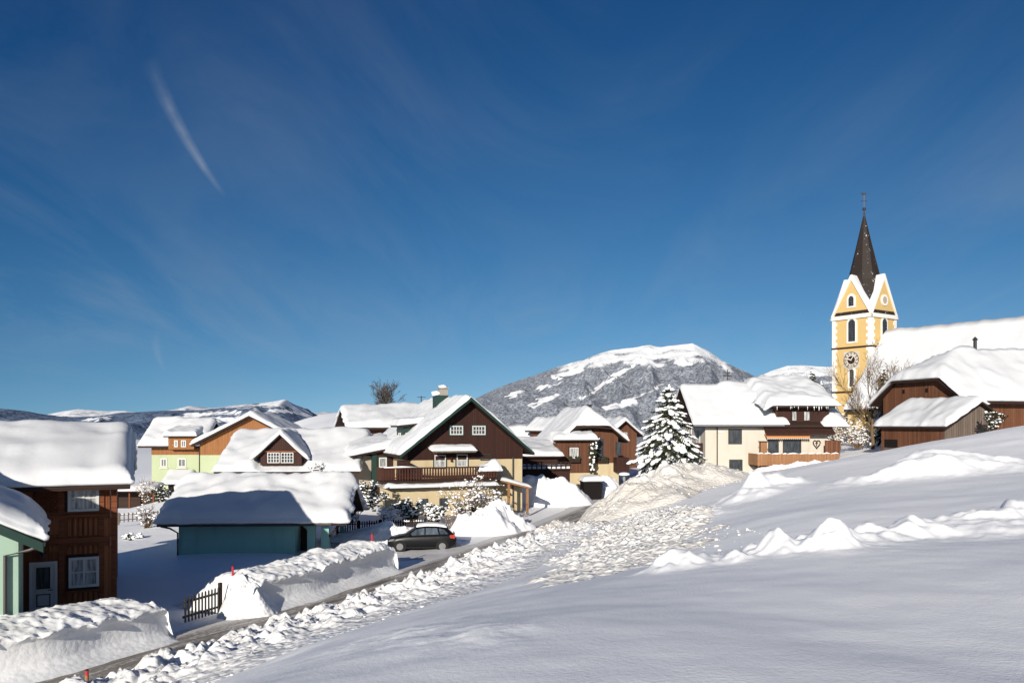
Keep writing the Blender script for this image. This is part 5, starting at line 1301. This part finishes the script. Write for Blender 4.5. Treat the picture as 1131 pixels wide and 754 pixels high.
# ------------------------------------------------------------------ vegetation
def ground_z(x, y): return float(H0(np.array([x], float), np.array([y], float))[0])
def spruce(name, label, x, y, z, h, r, seed, snow=.75, detail=1.0, group=None):
    rnd = random.Random(seed); root = thing(name, label, 'tree', (x, y, z), 0, group)
    obj('trunk', MB().tube([(0,0,-.6),(0,0,h*.5),(0,0,h*.97)], [h*.024, h*.014, .015], 7), 'bark', root)
    nd = MB(); sn = MB(); nw = int(26*detail*max(.7, h/9)); gold = 2.399; ph = 0
    for w in range(nw):
        t = (w+rnd.uniform(-.3,.3))/nw; t = min(max(t, 0), .985); zb = h*(.14+.85*t)
        L0 = r*(1-t)**.66*(.93+.12*math.sin(w*1.7))+.10; nb = max(5, int((15-7*t)*detail))
        for b in range(nb):
            t = min(max((w+rnd.uniform(-1.1,1.1))/nw, 0), .985); zb = h*(.12+.87*t); L0 = r*(1-t)**.66*(.93+.12*math.sin(w*1.7))+.10
            ph += gold+rnd.uniform(-.25,.25); L = L0*rnd.uniform(.62,1.08)*(1+.07*math.sin(2*ph+w*.9)+.07*math.sin(5*ph-w*.4)); dx, dy = math.cos(ph), math.sin(ph)
            drop = (.85-.6*t)*L+rnd.uniform(-.05,.12)*L; sx, sy = -dy, dx; n = max(3, int(L/.17)); pts = []
            for k in range(n+1):
                q = k/n; pts.append(Vector((dx*L*q, dy*L*q, zb-drop*q**1.35+.10*L*q**4)))
            for k in range(1, n+1):
                q = k/n; p = pts[k]; d = (pts[k]-pts[k-1]).normalized(); wd = L*.24*(1.1-q)*(.35+q)*1.5+.09
                for s in (-1, 1):
                    for e in range(2):
                        l = wd*rnd.uniform(.7,1.3); tip = p+Vector((sx,sy,0))*s*l+d*l*.55+Vector((0,0,-rnd.uniform(.1,.5)*l)); m = p+d*.10; u = Vector((0,0,rnd.uniform(.02,.07)))
                        side = d*rnd.uniform(.06,.12)
                        nd.add([p-side, tip-side*.4, tip+side*.4+u, p+side+u], [(0,1,2,3)])
                tip = p+Vector((rnd.gauss(0,.05), rnd.gauss(0,.05), -rnd.uniform(.2,.55)*(1-.5*t))); side = Vector((sx,sy,0))*rnd.uniform(.05,.12)
                nd.add([p-side, p+side, tip+side*.3, tip-side*.3], [(0,1,2,3)])
                for _ in range(2):
                  if q > .22 and rnd.random() < snow*(.5+.55*q)*(1.1-.4*t)*(.55+.9*max(0, min(1, .5+.9*float(N2(math.cos(ph)*1.3+5, zb*.55+math.sin(ph)*1.3))))):
                      rr = (.06+.15*rnd.random()**2)*(1.3-.35*t)*(1.2 if q > .6 else .85)
                      ang = math.atan2(dy, dx); mm = Matrix.Translation(p+Vector((sx,sy,0))*rnd.gauss(0,wd*.45)+d*rnd.uniform(-.1,.1)+Vector((0,0,.06))) @ Matrix.Rotation(ang, 4, 'Z') @ Matrix.Rotation(-math.atan2(d.z, math.hypot(d.x,d.y)), 4, 'Y')
                      sn.blob((0,0,0), rr, rnd, (rnd.uniform(1.2,2.3), 1.0, .62), mm)
    sn.blob((0,0,h*.99), .12, rnd, (.8,.8,1.4))
    obj('foliage', nd, 'needle', root); tag(obj('branch_snow', sn, 'snow', root, True), kind='stuff'); return root

def bare_tree(name, label, x, y, z, h, seed, spread=.5, mat='bark', levels=5, snow=0, trunk_r=None, cat='tree', up=.25, lean=0.0, minr=.004):
    rnd = random.Random(seed); root = thing(name, label, cat, (x, y, z)); tr = MB(); cr = MB(); sn = MB()
    trunk_r = trunk_r or h*.017
    def grow(p, d, L, r, lv):
        n = 4; pts = [p]; rad = [r]
        for k in range(n):
            d = (d+Vector((rnd.gauss(0,.13), rnd.gauss(0,.13), rnd.gauss(up*.25,.08)))).normalized(); p = p+d*L/n; pts.append(p); rad.append(max(minr, r*(1-.55*(k+1)/n)))
        (tr if lv < 2 else cr).tube(pts, rad, 7 if lv == 0 else 5 if lv < 2 else 3, cap=lv < 2)
        if snow and lv >= 2:
            for q in pts[1:]:
                if rnd.random() < snow: sn.blob(tuple(q+Vector((0,0,.03))), rnd.uniform(.04,.09), rnd, (1.4,1.4,.6))
        if lv >= levels-1: return
        for c in range(rnd.randint(3,4) if lv < 3 else rnd.randint(2,4)):
            i = rnd.randint(1 if lv else 2, n); q = pts[i]; a = rnd.uniform(0, 6.283)
            ax = d.cross(Vector((math.cos(a), math.sin(a), .3))).normalized()
            nd = (Matrix.Rotation(rnd.uniform(.35,.95)*spread*2, 3, ax) @ d).normalized()
            grow(q, nd, L*rnd.uniform(.52,.8), rad[i]*rnd.uniform(.5,.75), lv+1)
        grow(pts[-1], d, L*.7, rad[-1]*.9, lv+1)
    grow(Vector((0,0,-.3)), Vector((lean,0,1)).normalized(), h*.36, trunk_r, 0)
    obj('trunk', tr, mat, root); obj('crown', cr, mat, root)
    if snow and sn.v: tag(obj('branch_snow', sn, 'snow', root, True), kind='stuff')
    return root
def bush(label, x, y, z, w, h, seed, snow=.5, leaf=False, n=34, mat='barkl'):
    rnd = random.Random(seed); root = thing('shrub', label, 'shrub', (x, y, z)); tw = MB(); sn = MB(); lf = MB()
    for k in range(n):
        a = rnd.uniform(0, 6.283); d = Vector((math.cos(a)*rnd.uniform(.1,.9)*w/h, math.sin(a)*rnd.uniform(.1,.7)*w/h, 1)).normalized()
        p = Vector((rnd.gauss(0,w*.12), rnd.gauss(0,w*.1), -.1)); L = h*rnd.uniform(.7,1.1); pts = [p]
        for q in range(4):
            d = (d+Vector((rnd.gauss(0,.17), rnd.gauss(0,.17), rnd.gauss(-.03,.1)))).normalized(); p = p+d*L/4; pts.append(p)
            for e in range(4):
                t2 = (d+Vector((rnd.gauss(0,.6), rnd.gauss(0,.6), rnd.gauss(.1,.4)))).normalized()*L*rnd.uniform(.14,.3); tw.tube([p, p+t2*.5, p+t2+Vector((0,0,-.03))], [.013,.01,.005], 3, False)
                if leaf:
                    for f_ in range(5):
                        c = p+t2*rnd.random(); u = Vector((rnd.gauss(0,1),rnd.gauss(0,1),rnd.gauss(0,1))).normalized()*rnd.uniform(.06,.13); v = u.cross(Vector((rnd.random(),rnd.random(),1))).normalized()*.07; lf.add([c-u, c+v, c+u, c-v], [(0,1,2,3)])
                if rnd.random() < snow: sn.blob(tuple(p+t2*rnd.uniform(.4,1)+Vector((0,0,.04))), (.03+.09*rnd.random()**2.2), rnd, (1.5,1.3,.7))
        tw.tube(pts, [.03,.025,.02,.014,.007], 4, False)
    obj('twigs', tw, mat, root)
    if leaf: obj('leaves', lf, 'leaf', root)
    if sn.v: tag(obj('branch_snow', sn, 'snow', root, True), kind='stuff')
    return root

def place(u, v, Y): p = P(u, v, Y); return p.x, p.y, p.z
x, y, z = place(739, 534, 66); spruce('spruce', 'large spruce weighed down with snow in front of the cream house', x, y, z, 8.0, 3.45, 3, .62)
x, y, z = place(897, 452, 112); spruce('spruce', 'taller dark spruce top rising behind the dormer of the cream house', x, y, z-4, 9.4, 2.2, 5, .18, .8)
x, y, z = place(907, 455, 116); spruce('spruce', 'shorter dark spruce top nearest the church tower, behind the cream house', x, y, z-4, 8.4, 2.2, 6, .2, .8)
x, y, z = place(976, 492, 90); spruce('spruce', 'slim dark green conifer with snowy branches beside the barn and bare tree', x, y, z, 8.6, 1.5, 7, .3, .8)
x, y, z = place(404, 476, 99); spruce('spruce', 'small bushy conifer by the post of the brown house behind, top of the snow hill', x, y, z, 2.9, 1.5, 8, .35, .8)
x, y, z = place(964, 497, 86); bare_tree('bare_tree', 'tall bare tree with tan branches in front of the church tower', x, y, z, 12.4, 21, .40, 'barkl', 6, .010, minr=.015)
x, y, z = place(436, 450, 120); bare_tree('bare_tree', 'round crowned bare dark tree behind the snow roof left of the chimney', x, y, z-3.5, 9.4, 12, .5, 'bark', 6, minr=.018)
x, y, z = place(948, 494, 88); bush('snow covered shrub left of the bare tree below the church', x, y, z, 2.4, 2.4, 31, .8)
x, y, z = place(925, 496, 84); bush('tall snowy shrub between the cream house and the church tower', x, y, z, 2.0, 3.4, 32, .75)
x, y, z = place(1097, 474, 66.5); bush('dark twiggy shrub with snow against the grey barn wall', x, y, z-.2, .8, 1.5, 33, .5, True, 16)
x, y, z = place(513, 578, 60.5); bush('big airy shrub covered in snow in front of the chalet balcony', x, y, z, 2.6, 3.0, 34, .72, n=46)
for k, (u, v, Y, w, h, sn, lf, lb) in enumerate([
    (405, 560, 60, 1.6, 1.8, .9, True, 'snowy shrub at the left corner of the chalet, above the garage roof end'),
    (455, 574, 60, 1.9, 1.5, .8, True, 'dark leaved shrub with clumps of snow below the chalet balcony, behind the fence'),
    (480, 575, 60, 1.3, 1.2, .95, True, 'shrub bowed under heavy snow between the dark leaved shrub and the big airy one'),
    (428, 575, 59.5, 1.4, 1.2, .8, False, 'low twiggy shrub with snow left of the dark leaved shrub by the fence'),
    (388, 574, 57, 1.3, 1.5, .45, False, 'shaded twiggy shrub beside the open gable end of the garage'),
    (540, 570, 62, 1.2, 1.9, .85, False, 'snowy shrub in front of the wooden carport post of the chalet'),
    (352, 520, 63, 1.3, .8, .3, False, 'thin tan twigs poking out of the snow right of the dormer roof'),
    (163, 572, 62, .9, 1.6, .3, False, 'small bare shrub in the sunny garden between timber house and garage'),
    (178, 556, 80, .9, 1.5, .4, True, 'dark shrub at the shaded foot of the lime house'),
    (161, 545, 84, .9, 2.4, .3, False, 'thin upright bare shrub at the left corner of the lime house'),
    (147, 586, 56, 1.2, .6, .9, True, 'low snow mound shrub in the garden behind the timber house')]):
    x, y, _ = place(u, v, Y); z = _ if k not in (7, 8, 9, 10) else ground_z(x, y)
    bush(lb, x, y, z-.1, w, h, 60+k, sn, lf, 26)

# ------------------------------------------------------------------ street furniture
def lamp():
    x, y, z = place(689.5, 552, 72); z = -7.3; zt = P(0, 523, 72).z
    t = thing('street_lamp', 'grey street lamp with flat snow capped head beside the dirty heaps', 'street lamp', (x, y, z)); H_ = zt-z
    obj('pole', MB().tube([(0,0,-.3),(0,0,H_*.35),(0,0,H_-.25)], [.10,.08,.07], 10), 'metal_g', t)
    hd = obj('lamp_head', MB().lathe([(.07,H_-.65),(.13,H_-.6),(.16,H_-.2),(.46,H_-.16),(.50,H_-.10),(.30,H_+.0),(0,H_+.04)], 16), 'metal_g', t)
    obj('lamp_snow', MB().lathe([(.50,H_-.09),(.49,H_+.02),(.30,H_+.10),(0,H_+.14)], 14), 'snow', hd, True)
lamp()
def pole(u, v0, v1, Y, label):
    p = P(u, v0, Y); L = (v1-v0)/F*Y; t = thing('snow_pole', label, 'marker pole', (p.x, p.y, p.z-L-.6))
    obj('pole', MB().tube([(0,0,0),(0,0,L+.6)], .045, 8), 'red', t); obj('band', MB().tube([(0,0,.45),(0,0,.62)], .052, 8), 'wood_light', t)
    obj('cap', MB().tube([(0,0,L+.6),(0,0,L+.63)], .05, 8), 'wood_dark', t)
pole(257, 625, 646, 33.4, 'red snow pole on the bank right beside the black gate')
pole(411, 589, 600, 41.2, 'short red snow pole top at the end of the long bank near the car')
pole(96, 740, 746, 22.6, 'barely visible red pole tip in the bottom left corner by the street')
def gate():
    a, b = P(202.5, 690, 30.6), P(242, 686, 32.4); d = b-a; L = d.length
    t = thing('garden_gate', 'black wooden picket gate standing between the two cut snow banks', 'gate', (a.x, a.y, -7.5), math.degrees(math.atan2(d.y, d.x)))
    n = 11; hh = .92
    for k in range(n):
        x = L*(k+.5)/n; m = MB(); m.prism([(x-.035,.10),(x+.035,.10),(x+.035,hh+.04*k/n+.10),(x,hh+.16+.04*k/n),(x-.035,hh+.10+.04*k/n)], -.03, 0); obj('picket', m, 'metal_d', t)
    for z in (.27, .82): obj('rail', MB().box(.0, L, .001, .05, z, z+.08), 'metal_d', t)
    obj('post', MB().box(L, L+.12, -.04, .08, -.1, 1.25), 'wood_trim', t); obj('post', MB().box(L+.9, L+1.02, -.04, .08, -.1, .75), 'wood_light', t)
gate()
def picket_fence(name, label, pts, h, mat, gap=.16, snow=True):
    t = thing(name, label, 'fence', pts[0]); o = Vector(pts[0]); pk = MB(); sn = MB(); rl = MB(); rnd = random.Random(7)
    for a, b in zip(pts[:-1], pts[1:]):
        a = Vector(a)-o; b = Vector(b)-o; d = b-a; L = math.hypot(d.x, d.y); n = int(L/gap); m = Matrix.Rotation(math.atan2(d.y, d.x), 4, 'Z')
        for k in range(n):
            p = a+d*(k+.5)/n; hh = h*rnd.uniform(.97,1.03); pk.prism([(-.045,0),(.045,0),(.045,hh-.06),(0,hh),(-.045,hh-.06)], -.02, .0, 'y', Matrix.Translation(p) @ m)
        for z in (.25*h, .78*h): rl.tube([a+Vector((0,.04,z)), b+Vector((0,.04,z))], .035, 4)
        k = int(L/2.2)+1
        for j in range(k+1): p = a+d*j/k; obj('post', MB().box(p.x-.06, p.x+.06, p.y+.05, p.y+.17, p.z-.2, p.z+h*1.02), mat, t)
        if snow:
            s = 0
            while s < L-.3:
                l = rnd.uniform(.4,1.6); e = min(L, s+l); w = rnd.uniform(.03,.09); p0, p1 = a+d*s/L, a+d*e/L; up = Vector((0,.05,h*.80))
                sn.tube([p0+up, p0.lerp(p1,.3)+up+Vector((0,0,w*.6)), p0.lerp(p1,.7)+up+Vector((0,0,w*.5)), p1+up], [.02,w,w,.02], 5); s += l+rnd.uniform(0,.5)
    obj('pickets', pk, mat, t); obj('rails', rl, mat, t)
    if snow: obj('fence_snow', sn, 'snow', t, True)
picket_fence('picket_fence', 'dark picket fence with snow along its top behind the parked car', [P(372,592,55.5), P(420,590,55.8), P(470,588,56.5)], 1.0, 'wood_trim')
picket_fence('picket_fence', 'sunlit pale picket fence with snow in front of the chalet shrubs', [P(492,586,57.2), P(524,582,58.5)], 1.0, 'wood_grey')
picket_fence('picket_fence', 'low distant garden fence in the snow between timber house and garage', [(P(130,566,64).x,64,-7.6), (P(190,566,66).x,66,-7.5)], .75, 'wood_grey', .3)
def bin_shed():
    x, y, z = place(653, 545, 80); t = thing('waste_container', 'black open container with snow on top beside the street before the plant house', 'container', (x, y, -7.1), 10)
    obj('body', MB().prism([(-.85,0),(.85,0),(.95,1.5),(-.95,1.6)], -.7, .7), 'dark', t)
    obj('lid', MB().box(-1.0, 1.0, -.78, .78, 1.6, 1.68), 'metal_d', t)
    snow_slab(lambda x, y: 1.68+0*x+0*y, -.98, .98, -.75, .75, .6, t, 90, .2, .5, rough=.1, name='lid_snow')
    obj('bench_board', MB().box(-2.2, -.9, -.2, .5, .75, .9), 'wood_trim', t)
bin_shed()
def garden_tool_shed():
    x, y, z = place(143, 550, 88); t = thing('carport', 'dark open shelter in the shade between the timber house and lime house', 'shelter', (x, y, ground_z(x, y)), 5)
    w = 2.6
    obj('back_wall', MB().box(-w, w, 1.6, 1.7, 0, 1.9), 'wood_trim', t)
    for k in (-w+.1, 0, w-.1): obj('post', MB().box(k-.07, k+.07, -.07, .07, 0, 2.0), 'wood_red', t)
    fz = lambda x, y: 2.05+.2*(np.asarray(y, float)+.4)+0*x
    roof_slab(fz, [-w-.3, w+.3], [-.5, 2.1], .1, 'wood_trim', t); snow_slab(fz, -w-.3, w+.3, -.5, 2.1, .45, t, 95, .3, .4)
garden_tool_shed()

# ------------------------------------------------------------------ the dark car
def car():
    x, y, _ = place(466, 608, 50.4); z = ground_z(x, y)+.03
    t = thing('parked_car', 'black hatchback with snow on its roof parked in the driveway', 'car', (x, y, z), 4)
    # heading local -x. stations: x, half width, sill z, belt z
    st = [(-2.08,.52,.36,.60),(-2.02,.68,.26,.68),(-1.85,.80,.22,.78),(-1.45,.86,.20,.87),(-.95,.88,.20,.95),(-.3,.89,.20,.97),(.5,.89,.20,.99),(1.2,.88,.20,1.01),(1.65,.86,.22,1.02),(1.95,.82,.28,1.00),(2.06,.74,.38,.90)]
    vs = []; fs = []; n = 12
    for (X, w, s, b) in st:
        mid = s+(b-s)*.55
        ring = [(-w*.80,s),(-w*.97,s+.10),(-w,mid),(-w*.985,b-.12),(-w*.93,b-.03),(-w*.80,b+.01),(w*.80,b+.01),(w*.93,b-.03),(w*.985,b-.12),(w,mid),(w*.97,s+.10),(w*.80,s)]
        vs += [(X,yy,zz) for yy,zz in ring]
    for i in range(len(st)-1):
        for k in range(n): fs.append((i*n+k, i*n+(k+1)%n, (i+1)*n+(k+1)%n, (i+1)*n+k))
    fs += [tuple(range(n)), tuple(range((len(st)-1)*n, len(st)*n))]
    cp = NT('car_paint_black'); cp.base(cp.mix(cp.noise(cp.coord(), 9, 4), (.004,.005,.006), (.009,.009,.011))); cp.b.inputs['Coat Weight'].default_value = .1
    MAT['car'] = cp.done(.35, .2); 
    body = obj('body', MB().add(vs, fs), 'car', t, True)
    # cabin: base and roof outline
    cab = [(-1.02,.78,.94),(-.30,.63,1.40),(.25,.62,1.465),(.95,.61,1.45),(1.55,.60,1.36),(1.98,.70,.98)]
    vs = []; fs = []
    for X, w, zz in cab: vs += [(X,-w,zz),(X,-w*.75,zz+.035),(X,w*.75,zz+.035),(X,w,zz)]
    base = [(-1.02,.80,.93),(-.30,.82,.95),(.25,.83,.97),(.95,.83,.98),(1.55,.82,.99),(1.98,.76,.96)]
    o = len(vs)
    for X, w, zz in base: vs += [(X,-w,zz),(X,w,zz)]
    for i in range(5):
        for k in range(3): fs.append((i*4+k, i*4+k+1, (i+1)*4+k+1, (i+1)*4+k))
        fs.append((o+i*2, o+i*2+2, (i+1)*4, i*4)); fs.append((o+i*2+1, i*4+3, (i+1)*4+3, o+i*2+3))
    obj('cabin', MB().add(vs, fs), 'car', body, True)
    MAT['carglass'] = mat_pane('car_glass', (.03,.04,.05), (.10,.12,.15), 3, .05, .7)
    def side(s, pts):
        mb = MB(); q = []
        for X, f_ in pts:
            zt = np.interp(X, [c[0] for c in cab], [c[2] for c in cab]); wt = np.interp(X, [c[0] for c in cab], [c[1] for c in cab]); zb = np.interp(X, [c[0] for c in base], [c[2] for c in base]); wb = np.interp(X, [c[0] for c in base], [c[1] for c in base])
            q.append((X, s*(wb+(wt-wb)*f_+.012), zb+(zt-zb)*f_))
        m = len(q); mb.add(q+[(a, b-s*.02, c) for a, b, c in q], [tuple(range(m)), tuple(range(2*m-1, m-1, -1))]+[(i, (i+1)%m, m+(i+1)%m, m+i) for i in range(m)])
        obj('side_window', mb, 'carglass', body)
    for s in (-1, 1):
        side(s, [(-.78,.10),(-.32,.86),(-.05,.88),(.18,.88),(.18,.10)]); side(s, [(.26,.10),(.26,.88),(.95,.87),(1.05,.10)]); side(s, [(1.13,.12),(1.05,.86),(1.35,.80),(1.62,.18)])
    def strip(name, p, mat): mb = MB(); mb.add(p+[Vector(a)-Vector((0,0,.02)) for a in p], [(0,1,2,3),(7,6,5,4),(0,4,5,1),(1,5,6,2),(2,6,7,3),(3,7,4,0)]); return obj(name, mb, mat, body)
    strip('windscreen', [(-.98,-.66,.99),(-.98,.66,.99),(-.36,.55,1.40),(-.36,-.55,1.40)], 'carglass')
    strip('rear_window', [(1.62,-.52,1.34),(1.62,.52,1.34),(1.93,.60,1.06),(1.93,-.60,1.06)], 'carglass')
    MAT['lens'] = mat_plain('tail_lens_red', (.35,.03,.02), .2, .6); MAT['rubber'] = mat_plain('tyre_rubber', (.015,.015,.016), .85, .2); MAT['rim'] = mat_plain('wheel_rim', (.2,.2,.21), .35, .5, .6)
    for s in (-1, 1):
        obj('taillight', MB().prism([(1.74,.80),(2.03,.76),(2.05,.90),(1.98,1.0),(1.72,.98)], s*.66, s*.875), 'lens', body)
        obj('headlight', MB().prism([(-2.03,.60),(-1.70,.66),(-1.62,.78),(-1.90,.74)], s*.55, s*.845), 'rim', body)
        obj('mirror', MB().blob((-.72, s*.97, 1.02), .12, random.Random(1), (.8,1,.7)), 'car', body, True)
        for dx in (-.02, .92): obj('handle', MB().box(dx, dx+.18, s*.885, s*.905, .84, .87), 'metal_d', body)
        obj('sill_trim', MB().box(-1.0, 1.0, s*.86, s*.885, .20, .27), 'rubber', body)
    obj('bumper', MB().box(1.98, 2.12, -.72, .72, .34, .60), 'rubber', body); obj('number_plate', MB().box(2.12, 2.13, -.26, .26, .60, .71), 'wpaint', body)
    for wx in (-1.30, 1.27):
        for s in (-1, 1):
            m = Matrix.Translation((wx, s*.80, .31)) @ Matrix.Rotation(math.pi/2, 4, 'X')
            obj('wheel_arch', MB(m).lathe([(0,-.10),(.385,-.10),(.385,.086),(0,.086)], 22), 'rubber', body)
            wh = obj('wheel', MB(m).lathe([(.20,-.11),(.29,-.11),(.315,-.08),(.315,.08),(.29,.115),(.20,.11),(.20,-.11)], 24), 'rubber', t, True)
            mb = MB(m); k = -s
            mb.lathe([(0,-.118),(.20,-.118),(.205,.0),(.205,.118),(0,.118)], 20)
            for a in range(7):
                mm = Matrix.Rotation(a*2*math.pi/7, 4, 'Z'); mb.box(.05, .19, -.022, .022, -.128, .128, mm)
            obj('rim', mb, 'rim', wh)
    fr = lambda X, Y: np.interp(X, [c[0] for c in cab], [c[2] for c in cab])+.03+0*Y
    snow_slab(fr, -.30, 1.52, -.55, .55, .13, t, 97, .12, .2, rough=.02, blur=.1, bulge=.02, wob=.3, mat='snow', name='roof_snow')
    mb = MB(); r_ = random.Random(2)
car()
